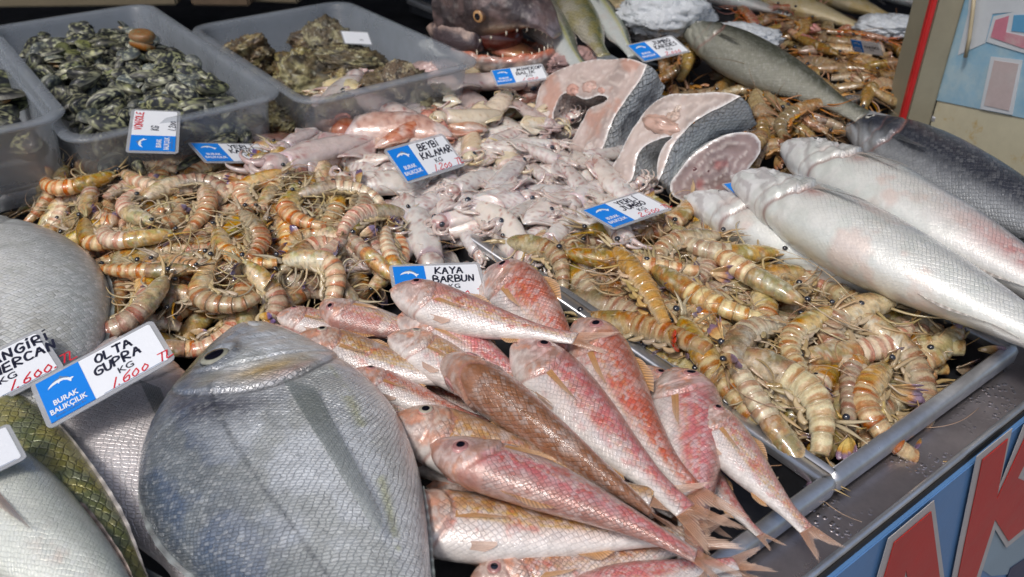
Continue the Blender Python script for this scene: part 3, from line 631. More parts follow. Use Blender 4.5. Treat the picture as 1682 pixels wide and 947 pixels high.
        join_tubes('eye', [tube_geo(ex * L, np.sqrt(1 - np.linspace(-.96, .96, 7) ** 2) * .020 * L, 9)], M['eye'], root, [(.02, .022, .03)])
    return root

# ------------------------------------------------------------------ squid
def build_squid(kind, seed, L=.085):
    rs = np.random.RandomState(seed); root = empty('squid')
    if kind == 'baby': base, spot, sp = (.66, .60, .55), (.36, .15, .13), .8
    elif kind == 'violet': base, spot, sp = (.60, .52, .49), (.36, .15, .14), .7
    elif kind == 'spotted': base, spot, sp = (.52, .28, .20), (.32, .09, .05), .9
    else: base, spot, sp = (.70, .60, .42), (.5, .32, .15), .35
    n = 34; f = np.linspace(0, 1, n); slim = {'baby': .72, 'violet': .62, 'spotted': .85, 'cream': .8}[kind]
    bend = rs.uniform(-.25, .25)
    r = curve([(0, .012), (.08, .06), (.3, .125), (.6, .155), (.88, .150), (1, .135)], f) * slim * .95
    a = np.linspace(0, 2 * PI, 26, endpoint=False); x = f * .62; y = bend * (f - .5) ** 2
    P = np.zeros((n, 26, 3)); P[..., 0] = x[:, None]; P[..., 1] = y[:, None] + r[:, None] * np.cos(a); P[..., 2] = .62 * r[:, None] * np.sin(a)
    lump = fbm(P * 7, seed, 3) - .5; P[..., 1:] *= (1 + .35 * lump)[..., None]
    P[..., 0] += np.where(f[:, None] > .95, .02 * np.cos(2 * a), 0)
    nz = fbm(P * 40, seed); nb = fbm(P * 6, seed + 2)
    col = mixc(base, spot, sp * sm(.52, .66, nz) * sm(.35, .55, nb)); col = mixc(col, (.74, .74, .72), .5 * sm(.5, .62, nb)); col = mixc(col, spot, .8 * sm(.66, .72, fbm(P * 95, seed + 8))); col = mixc(col, (.45, .3, .36), .5 * bump1(f[:, None], 1, .04) * np.ones((1, 26)))
    loft('mantle', P * L, M['squid'], root, col)
    for sd in (1, -1):
        m = 12; ff = np.linspace(0, 1, m); g = np.linspace(0, 1, 7)
        rt = np.stack([.01 + .26 * ff, bend * .2 + sd * (.02 + .09 * ff) * slim, 0 * ff], 1); tp = rt + np.stack([.02 + .05 * ff, sd * .13 * np.sin(PI * (.08 + .87 * ff)), .02 * np.sin(ff * 7 + seed)], 1)
        G = rt[:, None] + (tp - rt)[:, None] * g[None, :, None]; G2 = np.concatenate([G + [0, 0, .010], (G - [0, 0, .010])[:, ::-1]], 1)
        G2[:, 6, 2] -= .007; G2[:, 7, 2] += .007
        loft('fin', G2 * L, M['squid'], root, mixc(base, spot, sp * sm(.5, .7, fbm(G2 * 30, seed))), closed=True)
    hx = .62 + .055; hy = y[-1]
    th = np.linspace(0, PI, 12); P = np.zeros((12, 16, 3)); aa = np.linspace(0, 2 * PI, 16, endpoint=False)
    P[..., 0] = hx - .085 * np.cos(th)[:, None]; P[..., 1] = hy + .085 * np.sin(th)[:, None] * np.cos(aa); P[..., 2] = .066 * np.sin(th)[:, None] * np.sin(aa)
    loft('head', P * L, M['squid'], root, mixc(base, spot, sp * sm(.45, .6, fbm(P * 40, seed + 5))))
    for sd in (1, -1):
        ex = np.array([[hx + .01, hy + sd * (.062 + (z - .5) * .04), .026] for z in np.linspace(0, 1, 7)])
        join_tubes('eye', [tube_geo(ex * L, np.sqrt(1 - np.linspace(-.96, .96, 7) ** 2) * .028 * L, 9)], M['eye'], root, [(.03, .035, .05)])
    for k in range(8):
        an = (k - 3.5) * .16; b = np.array([hx + .05, hy + .045 * math.sin(an * 2.4), .03 * math.cos(k * 2.4)]); d = np.array([math.cos(an), math.sin(an), rs.uniform(-.25, .25)])
        ln = rs.uniform(.14, .26); pts = [b]; w = rs.uniform(-.6, .6); 
        for j in range(5):
            ca_, sa_ = math.cos(w), math.sin(w); d = np.array([d[0] * ca_ - d[1] * sa_, d[0] * sa_ + d[1] * ca_, d[2] * .5]); pts.append(pts[-1] + d * ln / 5); w += rs.uniform(-.1, .35) * (1 if w > 0 else -1)
        join_tubes('arm', [tube_geo(spline(pts, 16) * L, np.linspace(.024, .005, 16) * L, 6)], M['squid'], root, [mixc(base, spot, .25)])
    return root

# ------------------------------------------------------------------ clams and oysters
def build_clam(seed, open_=0.0, pal='dark', L=.034):
    rs = np.random.RandomState(seed); root = empty('clam')
    n, m = 16, 30; rr = np.linspace(0, 1, n); a = np.linspace(0, 2 * PI, m, endpoint=False)
    lng = 1.55 if pal == 'dark' else 1.15
    out = (1 + .10 * np.cos(a) - .06 * np.cos(2 * a) + .10 * np.cos(a + .7)) 
    cols = {'dark': ((.012, .015, .020), (.34, .35, .20)), 'green': ((.17, .19, .08), (.02, .025, .02)), 'grey': ((.07, .085, .09), (.36, .38, .28)), 'orange': ((.42, .20, .05), (.35, .33, .16))}[pal]
    for sd in (1, -1):
        P = np.zeros((n, m, 3)); P[..., 0] = rr[:, None] * np.cos(a) * out * .5 * lng; P[..., 1] = rr[:, None] * np.sin(a) * out * .38
        dome = np.sqrt(np.clip(1 - rr ** 2, 0, 1))[:, None] * .27 * (1 + .35 * np.cos(a - 2.2) * rr[:, None] * (1 - rr[:, None]))
        P[..., 0] -= .12 * (1 - rr[:, None]); P[..., 1] += .12 * (1 - rr[:, None])
        P[..., 2] = sd * (dome + .004) + sd * .012 * (fbm(P * 3, seed + 3) - .5)
        if open_: 
            ang = sd * open_ * .5; yy = P[..., 1] - .36; zz = P[..., 2]; P[..., 1] = .36 + yy * math.cos(ang) + zz * math.sin(ang); P[..., 2] = -yy * math.sin(ang) + zz * math.cos(ang)
        nz = fbm(P * 9, seed + (sd > 0)); band = .5 + .5 * np.sin(rr[:, None] * 26 + nz * 6)
        col = mixc(cols[0], cols[1], np.clip(sm(.5, .68, nz) * .9 + .3 * sm(.6, .9, band) * sm(.4, .6, nz), 0, 1)); col = mixc(col, (.4, .39, .3), .4 * bump1(rr[:, None], 1, .04) * np.ones((1, m)))
        if sd < 0: P = P[:, ::-1]; col = col[:, ::-1]
        loft('shell_valve', P * L, M['clam'], root, col, cap=False)
    if open_:
        th = np.linspace(0, PI, 9); P = np.zeros((9, 12, 3)); aa = np.linspace(0, 2 * PI, 12, endpoint=False)
        P[..., 0] = -.38 * np.cos(th)[:, None]; P[..., 1] = .05 + .27 * np.sin(th)[:, None] * np.cos(aa); P[..., 2] = .10 * np.sin(th)[:, None] * np.sin(aa)
        loft('meat', P * L, M['meat'], root, mixc((.58, .52, .34), (.6, .28, .08), sm(.4, .6, fbm(P * 6, seed))))
    return root
def build_oyster(seed, L=.1, tall=.5):
    root = empty('oyster'); n, m = 60, 80
    th = np.linspace(.02, PI - .02, n)[:, None]; a = np.linspace(0, 2 * PI, m, endpoint=False)[None]
    D = np.stack([np.sin(th) * np.cos(a), np.sin(th) * np.sin(a), np.cos(th) * np.ones_like(a)], -1)
    r = .5 * (1 + .9 * (fbm(D * 1.3 + seed * 3.1, seed) - .5)); lay = fbm(D * 2.2 + seed, seed + 1); fr = (lay * 9) % 1
    r = r * (1 + .13 * (1 - fr) ** 2 + .28 * (fbm(D * 6, seed + 2) - .5)); P = D * r[..., None]; P[..., 0] *= 1.15; P[..., 1] *= .8; P[..., 2] *= tall
    nb = fbm(D * 3, seed + 4); fi = fbm(D * 14, seed + 5)
    col = mixc((.11, .075, .035), (.34, .29, .14), sm(.46, .66, nb)); col = mixc(col, (.035, .028, .022), .85 * sm(.52, .66, fbm(D * 4 + 4, seed + 6))); col = mixc(col, (.62, .60, .45), .7 * sm(.6, .75, fi) * sm(.3, .5, nb)); col = mixc(col, (.02, .02, .02), .7 * bump1(fr, .98, .06))
    loft('shell', P * L, M['oyster'], root, col); return root

# ------------------------------------------------------------------ writing
GL = {'A': [[(0, 0), (.45, 1), (.9, 0)], [(.2, .38), (.75, .38)]], 'B': [[(0, 0), (0, 1), (.6, .95), (.65, .6), (0, .52), (.75, .4), (.7, .05), (0, 0)]],
 'C': [[(.8, .85), (.4, 1), (.05, .6), (.1, .15), (.5, 0), (.8, .12)]], 'D': [[(0, 0), (0, 1), (.55, .85), (.7, .45), (.5, .08), (0, 0)]],
 'E': [[(.7, 1), (0, .95), (0, 0), (.75, .03)], [(0, .52), (.55, .52)]], 'G': [[(.8, .85), (.4, 1), (.05, .6), (.1, .12), (.5, 0), (.8, .2), (.8, .45), (.45, .45)]],
 'I': [[(.2, 1), (.2, 0)]], 'J': [[(.6, 1), (.6, .2), (.3, 0), (.0, .2)], [(.3, 1), (.85, 1)]], 'K': [[(0, 1), (0, 0)], [(.75, 1), (.05, .45), (.8, 0)]], 'L': [[(0, 1), (0, 0), (.65, .03)]],
 'M': [[(0, 0), (.08, 1), (.45, .35), (.82, 1), (.9, 0)]], 'N': [[(0, 0), (.02, 1), (.75, 0), (.78, 1)]], 'O': [[(.4, 1), (.05, .7), (.05, .25), (.4, 0), (.78, .3), (.75, .75), (.4, 1)]],
 'P': [[(0, 0), (0, 1), (.6, .95), (.65, .58), (0, .48)]], 'R': [[(0, 0), (0, 1), (.6, .92), (.6, .58), (0, .5), (.7, 0)]], 'S': [[(.7, .9), (.35, 1), (.05, .75), (.6, .4), (.55, .08), (.05, .05)]],
 'T': [[(0, 1), (.85, 1)], [(.42, 1), (.4, 0)]], 'U': [[(0, 1), (.05, .2), (.4, 0), (.72, .2), (.75, 1)]], 'V': [[(0, 1), (.4, 0), (.8, 1)]], 'Y': [[(0, 1), (.4, .55), (.8, 1)], [(.4, .55), (.35, 0)]],
 'İ': [[(.2, .8), (.2, 0)], [(.18, 1.12), (.3, 1.2)]], 'g': [[(.7, .5), (.3, .6), (.1, .3), (.5, .1), (.7, .5), (.6, -.3), (.1, -.3)]], 'o': [[(.35, .6), (.05, .3), (.35, 0), (.65, .3), (.35, .6)]],
 'n': [[(0, 0), (0, .6), (.35, .6), (.55, .4), (.55, 0)]], 'l': [[(.1, 1), (.1, .1), (.3, 0)]], 'e': [[(.05, .3), (.6, .35), (.35, .6), (.05, .3), (.3, 0), (.6, .1)]],
 '1': [[(.45, 1), (.15, 0)]], '0': [[(.4, .75), (.05, .4), (.3, 0), (.7, .3), (.4, .75)]], '2': [[(.05, .8), (.4, 1), (.65, .7), (.0, .05), (.8, .05)]], '5': [[(.75, 1), (.15, .95), (.1, .55), (.55, .55), (.6, .15), (.0, .0)]],
 '6': [[(.65, 1), (.1, .5), (.15, .05), (.6, .1), (.55, .45), (.12, .38)]], '.': [[(.1, .02), (.18, .02)]], ' ': [], '4': [[(.5, 1), (0, .4), (.8, .4)], [(.55, .7), (.5, 0)]]}
def strokes(text, x, y, h, w=.75, sp=.28, pen=.13, slant=.1, seed=0, jit=.05):
    """marker strokes as flat quads; returns verts, faces"""
    rs = np.random.RandomState(seed + len(text) * 7); V = []; Fc = []
    for ch in text:
        for st in GL.get(ch, []):
            pts = np.array(st, float) + rs.uniform(-jit, jit, (len(st), 2)); m = max(4, len(st) * 4)
            t = np.linspace(0, 1, len(st)); u = np.linspace(0, 1, m); X = np.interp(u, t, pts[:, 0]); Y = np.interp(u, t, pts[:, 1])
            if len(st) > 4: X = curve(list(zip(t, pts[:, 0])), u); Y = curve(list(zip(t, pts[:, 1])), u)
            X = x + (X * w + Y * slant) * h; Y = y + Y * h; T = np.gradient(np.stack([X, Y], 1), axis=0); T /= np.linalg.norm(T, axis=1)[:, None] + 1e-9; Nn = np.stack([-T[:, 1], T[:, 0]], 1) * pen * h * .5
            q = np.stack([X, Y], 1); ext = T * pen * h * .4; q[0] -= ext[0]; q[-1] += ext[-1]
            A = q + Nn; B = q - Nn; o = len(V)
            for i in range(m): V += [(*A[i], 0), (*B[i], 0)]
            Fc += [(o + 2 * i, o + 2 * i + 1, o + 2 * i + 3, o + 2 * i + 2) for i in range(m - 1)]
        x += h * (w * (.45 if ch in 'Iİ1.l' else (.95 if ch in 'AMN' else .8)) + sp * (.4 if ch == ' ' else .75))
    return V, Fc
def flat_mesh(name, V, Fc, mat, parent, z): 
    V = np.array(V, float); V[:, 2] = z; return raw(name, V, Fc, mat, parent, smooth=False)
def rrect(x0, y0, x1, y1, r, n=5):
    P = []
    for cx, cy, a0 in ((x1 - r, y1 - r, 0), (x0 + r, y1 - r, 90), (x0 + r, y0 + r, 180), (x1 - r, y0 + r, 270)):
        for k in range(n + 1): a = math.radians(a0 + 90 * k / n); P.append((cx + r * math.cos(a), cy + r * math.sin(a)))
    return P
def slab(name, P, z0, z1, mat, parent):
    n = len(P); V = [(x, y, z0) for x, y in P] + [(x, y, z1) for x, y in P]
    Fc = [tuple(range(n))[::-1], tuple(range(n, 2 * n))] + [(i, (i + 1) % n, n + (i + 1) % n, n + i) for i in range(n)]
    return raw(name, V, Fc, mat, parent, smooth=False)
def printed(name, text, x, y, size, mat, parent, z, bold=.02, width=None, rot=0):
    cu = bpy.data.curves.new(name, 'FONT'); cu.body = text; cu.size = size; cu.offset = bold * size; cu.fill_mode = 'FRONT'; cu.resolution_u = 3; cu.align_x = 'CENTER'
    o = bpy.data.objects.new(name, cu); C.objects.link(o); dg = bpy.context.evaluated_depsgraph_get(); me = bpy.data.meshes.new_from_object(o.evaluated_get(dg)); bpy.data.objects.remove(o); bpy.data.curves.remove(cu)
    me.name = name; o = link(name, me, mat, parent, smooth=False); o.location = (x, y, z); o.rotation_euler.z = rot
    if width:
        xs = [v.co.x for v in me.vertices]; w = max(xs) - min(xs); o.scale.x = width / w
    return o
FISH_MARK = [(0, .30), (.08, .48), (.2, .62), (.38, .74), (.5, .76), (.58, .9), (.64, .74), (.78, .58), (.86, .38), (.97, .36), (1.0, .30), (.9, .2), (.86, .02), (.80, .16), (.74, .34), (.62, .48), (.5, .5), (.44, .36), (.4, .5), (.26, .46), (.12, .38)]
def make_card(label, l1, l2, price, w=.118, h=.066, blue=True, red1=False, tx=0, seed=0, kg=True, group='blue and white price cards'):
    t = empty('price_card'); tag(t, label, 'price card', group)
    film = slab('laminate', rrect(0, 0, w, h, .006), 0, .0009, M['film'], t)
    slab('paper', rrect(.0045, .0045, w - .0045, h - .0045, .003), .0010, .0014, M['paper'], t)
    z = .0018; bx = w * .375
    if blue:
        slab('blue_panel', [(.0045, .0045), (bx, .0045), (bx, h - .0045), (.0045, h - .0045)], .0011, z, M['blue'], t)
        mk = [(.012 + a * .024, h * .62 + b * .015) for a, b in FISH_MARK]
        fm = slab('fish_emblem', mk, z + .0001, z + .0004, M['white'], t)
        slab('emblem_back', [(.012 + a * .024, h * .62 + b * .015 + .0006) for a, b in ((.2, .62), (.38, .74), (.5, .76), (.58, .9), (.64, .74), (.78, .58), (.86, .38), (.8, .44), (.66, .6), (.5, .68), (.36, .66))], z + .0005, z + .0007, M['greyp'], t)
        printed('shop_lettering', 'BURAK', bx * .52, h * .34, h * .14, M['white'], t, z + .0005, .025, bx * .50)
        printed('shop_lettering', 'BALIKÇILIK', bx * .52, h * .19, h * .14, M['white'], t, z + .0005, .025, bx * .74)
        printed('tagline', 'Deniz Ürünleri Evi', bx * .53, h * .12, h * .055, M['greyp'], t, z + .0005, .0, bx * .6)
    z2 = .0017; x0 = (bx + w * .05 if blue else w * .1) + w * tx
    V = []; Fc = []
    for k, tx in enumerate((l1, l2)):
        hh = h * .17; per = hh * .80; ww = min(1.0, (w * .50) / (len(tx) * per + .001)) if tx else 1
        v, f = strokes(tx, x0 + w * (.02 if k else .06), h * (.70 - .23 * k), hh, w=.72 * ww, sp=.28 * ww, pen=.20, seed=seed + k); o = len(V); V += v; Fc += [tuple(i + o for i in q) for q in f]
    if V: flat_mesh('handwriting', V, Fc, M['redink'] if red1 else M['ink'], t, z2)
    if kg: printed('unit_lettering', 'KG', w * .66, h * .29, h * .17, M['ink'], t, z2, .012)
    if price:
        v, f = strokes(price, x0 + w * .08, h * .09, h * .16, w=.85, sp=.16, pen=.13, slant=.3, seed=seed + 5)
        flat_mesh('price', v, f, M['redink'], t, z2)
        slab('dotted_line', [(x0 + .002, h * .075), (w * .92, h * .075), (w * .92, h * .083), (x0 + .002, h * .083)], .0014, .00162, M['greyp'], t)
    return t
def pose_card(t, bl, br, tl, h0, w=.118, h=.066, flat=False):
    """stand the card so that its three corners fall where the photograph has them; heights searched so that it keeps its proportions"""
    A = W(*bl, h0); best = None
    for a in np.linspace(-.05, .05, 41):
        B = W(*br, h0 + a)
        for b in np.linspace(-.02, .065, 44):
            D = W(*tl, h0 + b); e1 = B - A; e2 = D - A
            er = 1.5 * abs(b - .014) * (10 if flat else 1) + abs(e1.dot(e2)) / (e1.length * e2.length) * 1.5 + abs(math.log((e1.length / e2.length) / (w / h))) + .8 * abs(a)
            if best is None or er < best[0]: best = (er, e1, e2)
    _, e1, e2 = best; s = e1.length / w; X = e1.normalized(); Y = (e2 - X * e2.dot(X)).normalized(); Z = X.cross(Y)
    t.matrix_world = mat_from(X, Y, Z, A, s); return s, best[0]
# ================================================================== THE PLACE
O2 = W(1372, 785); AA = Vector((math.cos(math.radians(37)), math.sin(math.radians(37)), 0)); BB = Vector((-AA.y, AA.x, 0))
def ab(a, b, z=0.0): v = O2 + AA * a + BB * b; return Vector((v.x, v.y, z))
def to_ab(p): v = p - O2; return v.dot(AA), v.dot(BB)
YAW = math.radians(37)
def slab_ab(name, a0, b0, a1, b1, z0, z1, mat, parent=None, r=.003, pos=None):
    """slab along the stall's own axes"""
    c = ab((a0 + a1) / 2, (b0 + b1) / 2, (z0 + z1) / 2)
    return box(name, (a1 - a0, b1 - b0, z1 - z0), mat, parent, c, r, YAW)
# ground, back wall, added shade awning
box('ground', (30, 30, .02), simple('pavement', (.18, .175, .17), attr=False, rough=.85, mscale=6), None, (0, 0, -.92), 0)['kind'] = 'structure'
box('back_wall', (7, .08, 3.4), M['dark'], None, (0, 3.0, .79), .01)['kind'] = 'structure'
tag(box('unseen_awning', (5, 2.2, .04), simple('shade_cloth', (.10, .11, .13), attr=False, rough=.9), None, (-.2, 2.2, 1.22), .01), 'unseen dark cloth awning added to shade the rear of the fish stall', 'awning')  # out-of-view awning added to darken the back of the stall
# counter
ctr = empty('stall_counter', ab(0, 0, -.022)); bpy.context.view_layer.update()
tag(ctr, 'long steel fish counter with a wet front ledge', 'counter')
pp = W(1377, 941, -.034); pa, pb = to_ab(pp); lipb = to_ab(W(1336, 941, -.020))[1]
def adopt(o, p): o.parent = p; o.matrix_parent_inverse = p.matrix_world.inverted(); return o
adopt(slab_ab('ledge', -1.2, lipb, 2.2, .02, -.030, -.022, M['wet']), ctr)
adopt(slab_ab('top', -1.3, .02, 2.2, 2.3, -.075, -.060, M['tray']), ctr)
P_ = [ab(a, lipb, -.0205) for a in np.linspace(-1.2, 2.2, 30)]
adopt(join_tubes('lip', [tube_geo([tuple(p) for p in P_], .0032, 8)], M['steel'], None), ctr)
adopt(slab_ab('lip_gap_fill', -1.2, pb + .004, 2.2, lipb, -.055, -.024, simple('lip_gap_shade', (.03, .026, .022), attr=False, rough=.7, mott=.5, mscale=90)), ctr)  # solid slab, shade of the gap between lip and board put into its colour
adopt(slab_ab('cabinet', -1.2, .02, 2.2, 2.25, -.9, -.08, M['dark']), ctr)
# trays
def tray(label, a0, b0, a1, b1, zf, seed):
    t = empty('steel_tray', ab(a0, b0, 0)); tag(t, label, 'tray', 'steel display trays'); bpy.context.view_layer.update()
    adopt(slab_ab('base', a0 + .006, b0 + .006, a1 - .006, b1 - .006, zf - .003, zf, M['tray']), t)
    for n_, q in (('wall', (a0 + .002, b0 + .004, a1 - .002, b0 + .007)), ('wall', (a0 + .002, b1 - .007, a1 - .002, b1 - .004)), ('wall', (a0 + .004, b0 + .007, a0 + .007, b1 - .007)), ('wall', (a1 - .007, b0 + .007, a1 - .004, b1 - .007))):
        adopt(slab_ab(n_, *q, zf - .004, -.0035, M['tray'], r=.0005), t)
    r = .006; pts = []
    for cx, cy, s0 in ((a1 - r, b1 - r, 0), (a0 + r, b1 - r, 90), (a0 + r, b0 + r, 180), (a1 - r, b0 + r, 270)):
        for k in range(5): an = math.radians(s0 + 22.5 * k); pts.append((cx + r * math.cos(an), cy + r * math.sin(an)))
    prof = [(-.008, -.014), (-.0085, -.004), (-.0055, .0005), (.003, .0005), (.006, -.003), (.006, -.010)]
    n = len(pts); G = np.zeros((n + 1, len(prof), 3))
    for i in range(n + 1):
        x, y = pts[i % n]; cxm, cym = (a0 + a1) / 2, (b0 + b1) / 2
        nx = (1 if x > cxm else -1); ny = (1 if y > cym else -1); an = math.radians((i % n) // 5 * 90 + 22.5 * ((i % n) % 5)); dx, dy = math.cos(an), math.sin(an)
        for j, (o_, z_) in enumerate(prof): p = ab(x - dx * .004 + dx * -o_ * 1.0, y - dy * .004 + dy * -o_, z_); G[i, j] = p
    adopt(loft('rim', G, M['steel'], None, closed=False), t)
    return t
tray('steel tray holding the red mullets and banded prawns at the counter edge', -.80, .0, -.001, .965, -.045, 1)
tray('steel tray of jumbo prawns with its outer corner bare', .001, .0, .292, .50, -.045, 2)
tray('steel tray under the squid and the cut fish steaks', .001, .505, .50, 1.05, -.03, 3)
tray('steel tray under the dark whole fish beside the painted board', .298, .02, .80, .50, -.04, 4)
tray('steel tray of dull brown prawns below the long grey fish', .506, .505, 1.1, 1.5, -.03, 5)
bpy.context.view_layer.update()

# painted front board
pn = -BB; p0 = Vector((pp.x, pp.y, 0)); bd = empty('painted_board', ab(.3, pb - .002, -.30)); tag(bd, 'blue painted front board with huge red letters below the counter lip', 'sign board'); bpy.context.view_layer.update()
paint = simple('blue_paint', (.10, .23, .46), attr=False, rough=.5, mott=.22, mscale=9, coat=.2)
def paintm(n, c, m=.2): return simple(n, c, attr=False, rough=.5, mott=m, mscale=14, coat=.2)
adopt(slab_ab('board', -.5, pb, 1.6, pb + .006, -.62, -.036, paint, r=.001), bd)
def on_board(poly, name, mat, off):
    """letters painted on the vertical board; given by zoomed photograph points"""
    q = [on_plane(1120 + x / 2.959, 627 + y / 2.959, p0, pn) for x, y in poly]
    V = [v + pn * off for v in q] + [v + pn * (off - .0006) for v in q]; n = len(q)
    Fc = [tuple(range(n)), tuple(range(n, 2 * n))[::-1]] + [(i, n + i, n + (i + 1) % n, (i + 1) % n) for i in range(n)]
    o = raw(name, [tuple(v) for v in V], Fc, mat, None, smooth=False); return adopt(o, bd)
def grow(poly, d):
    n = len(poly); ar = sum(poly[i][0] * poly[(i + 1) % n][1] - poly[(i + 1) % n][0] * poly[i][1] for i in range(n)); s = 1 if ar > 0 else -1; out = []
    for i in range(n):
        a, b, c = (np.array(poly[(i + k) % n], float) for k in (-1, 0, 1)); u = (b - a) / np.linalg.norm(b - a); v = (c - b) / np.linalg.norm(c - b)
        nn = np.array([u[1] + v[1], -(u[0] + v[0])]) * s; l = np.linalg.norm(nn); nn = nn / (l + 1e-9); k = d / max(.45, math.sqrt((1 + u @ v) / 2)); out.append(tuple(b + nn * k))
    return out
redA = [(1190, 615), (1010, 765), (940, 1010), (1045, 1010), (1068, 900), (1095, 1010), (1245, 1010)]
redK = [(1438, 365), (1562, 262), (1508, 560), (1665, 215), (1790, 90), (1612, 455), (1760, 520), (1770, 600), (1570, 762), (1502, 655), (1390, 1010), (1310, 1010), (1350, 800)]
cr = paintm('cream_paint', (.48, .45, .44)); rd_ = paintm('red_paint', (.50, .018, .012), .25)
on_board([(1480, 760), (1500, 690), (1760, 640), (1900, 900), (1500, 940), (1440, 900)], 'paint_patch', paintm('pale_blue_paint', (.26, .36, .44)), .0012)
on_board([(1560, 985), (1590, 900), (1665, 850), (1990, 700), (1990, 1100), (1560, 1100)], 'paint_patch', paintm('navy_paint', (.01, .02, .08)), .0022)
on_board(grow(redA, 26), 'letter_outline', cr, .0032); on_board(redA, 'letter', rd_, .0044)
on_board(grow(redK, 24), 'letter_outline', cr, .0034); on_board(redK, 'letter', rd_, .0046)

# upright post and sticker board behind the dark fish
pL, pR = W(1479, 190, .0), W(1532, 190, .0); dx = (pR - pL); wd = dx.length; ang = math.atan2(dx.y, dx.x); nrmv = Vector((-dx.y, dx.x, 0)).normalized()
post = empty('post', (pL + pR) / 2); tag(post, 'chipped beige upright post with a red edge', 'post'); bpy.context.view_layer.update()
c = (pL + pR) / 2 + nrmv * .04; adopt(box('upright', (wd * .8, .08, 1.3), simple('beige_post', (.27, .25, .18), attr=False, rough=.6, mott=.3, mscale=14), None, (c.x + dx.x * .1, c.y + dx.y * .1, .55), .003, ang), post)
c2 = pL + dx * .10 + nrmv * .002; adopt(box('red_edge', (wd * .17, .012, 1.29), paintm('red_edge_paint', (.50, .02, .02), .3), None, (c2.x, c2.y, .55), .002, ang), post)
c3 = pR + dx * .10 + nrmv * .03; adopt(box('dark_gap_strip', (wd * .22, .05, 1.28), simple('gap_shade', (.02, .018, .016), attr=False, rough=.8, mott=.6, mscale=120), None, (c3.x, c3.y, .55), .002, ang), post)  # near-black strip standing in for the shaded gap between post and board
q0, q1 = W(1538, 190, .0), W(1720, 265, .0); bdv = (q1 - q0).normalized(); bn = Vector((bdv.y, -bdv.x, 0)); bn = bn if bn.y < 0 else -bn
sb = empty('sign_board', q0); tag(sb, 'stained cream board with a blue and pink sticker beside the post', 'sign board'); bpy.context.view_layer.update()
def poly_on(pts, name, mat, off, th=.0008):
    q = [on_plane(x, y, q0, bn) for x, y in pts]; n = len(q); V = [v + bn * off for v in q] + [v + bn * (off - th) for v in q]
    Fc = [tuple(range(n)), tuple(range(n, 2 * n))[::-1]] + [(i, n + i, n + (i + 1) % n, (i + 1) % n) for i in range(n)]
    return adopt(raw(name, [tuple(v) for v in V], Fc, mat, None, smooth=False), sb)
def stained(name, base, stain, sc, lo, hi):
    t = NT(name); ob = t.obj(); f = t.ramp(t.noise(ob, sc, 5, .7), lo, hi); c_ = t.mix(f, base, stain); c_ = t.mix(t.math('MULTIPLY', t.noise(ob, sc * 5, 4), .5), c_, tuple(x * .6 for x in base)); t.P(Base_Color=c_, Roughness=.5, Coat_Weight=.2); return t.m
poly_on([(1535, -60), (1527, 290), (1760, 330), (1800, -80)], 'board', stained('cream_board', (.55, .52, .38), (.45, .27, .03), 14, .56, .66), 0, .012)
poly_on([(1574, -40), (1534, 163), (1700, 197), (1760, 205), (1760, -60)], 'blue_sticker', stained('blue_sticker_print', (.20, .42, .60), (.42, .55, .60), 9, .4, .62), .0015)
pk = stained('pink_print', (.55, .20, .27), (.55, .45, .45), 20, .45, .7); wh = paintm('white_outline', (.52, .56, .6)); pb_ = stained('pale_pink_print', (.50, .42, .42), (.52, .5, .5), 20, .45, .7)
p1 = [(1630, 60), (1638, 32), (1660, 25), (1655, 52), (1682, 58), (1740, 68), (1740, 88), (1682, 78)]
poly_on([(1596, -30), (1592, 20), (1575, 90), (1620, 70), (1632, 22), (1760, 10), (1760, -40)], 'white_print', wh, .0024); poly_on([(1622, 68), (1634, 26), (1690, 14), (1760, 12), (1760, 100), (1682, 86)], 'white_print', wh, .0028); poly_on([(1668, 24), (1664, 50), (1760, 62), (1760, 20)], 'blue_print', paintm('deep_blue_print', (.10, .30, .50)), .0036)
poly_on(p1, 'pink_print', pk, .0038)
poly_on([(1630, 92), (1612, 178), (1665, 188), (1682, 98)], 'white_print', wh, .003); poly_on([(1636, 98), (1619, 172), (1660, 181), (1676, 104)], 'pink_print', pb_, .0038)
cbp = [on_plane(x, y, q0, bn) + bn * .012 for x, y in ((1612, -30), (1607, 20), (1602, 60), (1595, 92))]
tag(join_tubes('cable', [tube_geo([tuple(p) for p in cbp], .0028, 8)], simple('cable_sheath', (.42, .36, .24), attr=False, rough=.5)), 'short cream cable hanging over the blue sticker', 'cable')

# plastic bins
def bin_(label, a0, b0, a1, b1, z0, z1, rr=.035):
    t = empty('plastic_bin', ab((a0 + a1) / 2, (b0 + b1) / 2, z0)); tag(t, label, 'bin', 'translucent plastic bins'); bpy.context.view_layer.update()
    def loop(d, z, r):
        return [tuple(ab(x, y, z)) for x, y in rrect(a0 + d, b0 + d, a1 - d, b1 - d, max(r, .004), 7)]
    L_ = [loop(.030, z0, .02), loop(.022, z0 + .004, .028), loop(.012, z1 - .012, rr), loop(.010, z1 - .004, rr), loop(.0, z1 - .006, rr + .004), loop(-.002, z1 - .003, rr + .005), loop(.0, z1, rr + .004), loop(.011, z1 + .001, rr), loop(.0145, z1 - .004, rr), loop(.024, z0 + .007, .026), loop(.034, z0 + .0035, .02)]
    adopt(loft('tub', np.array(L_), M['bin'], None, cap=True), t)
    return t
bin_('translucent bin heaped with dark clams behind the prawns', -.356, .84, -.075, 1.44, -.02, .09)
bin_('translucent bin holding rough oysters beside the squid', -.065, .81, .235, 1.27, -.02, .082)
bin_('translucent bin cut by the frame edge, holding a few dark mussels', -.68, .885, -.338, 1.33, -.005, .108)
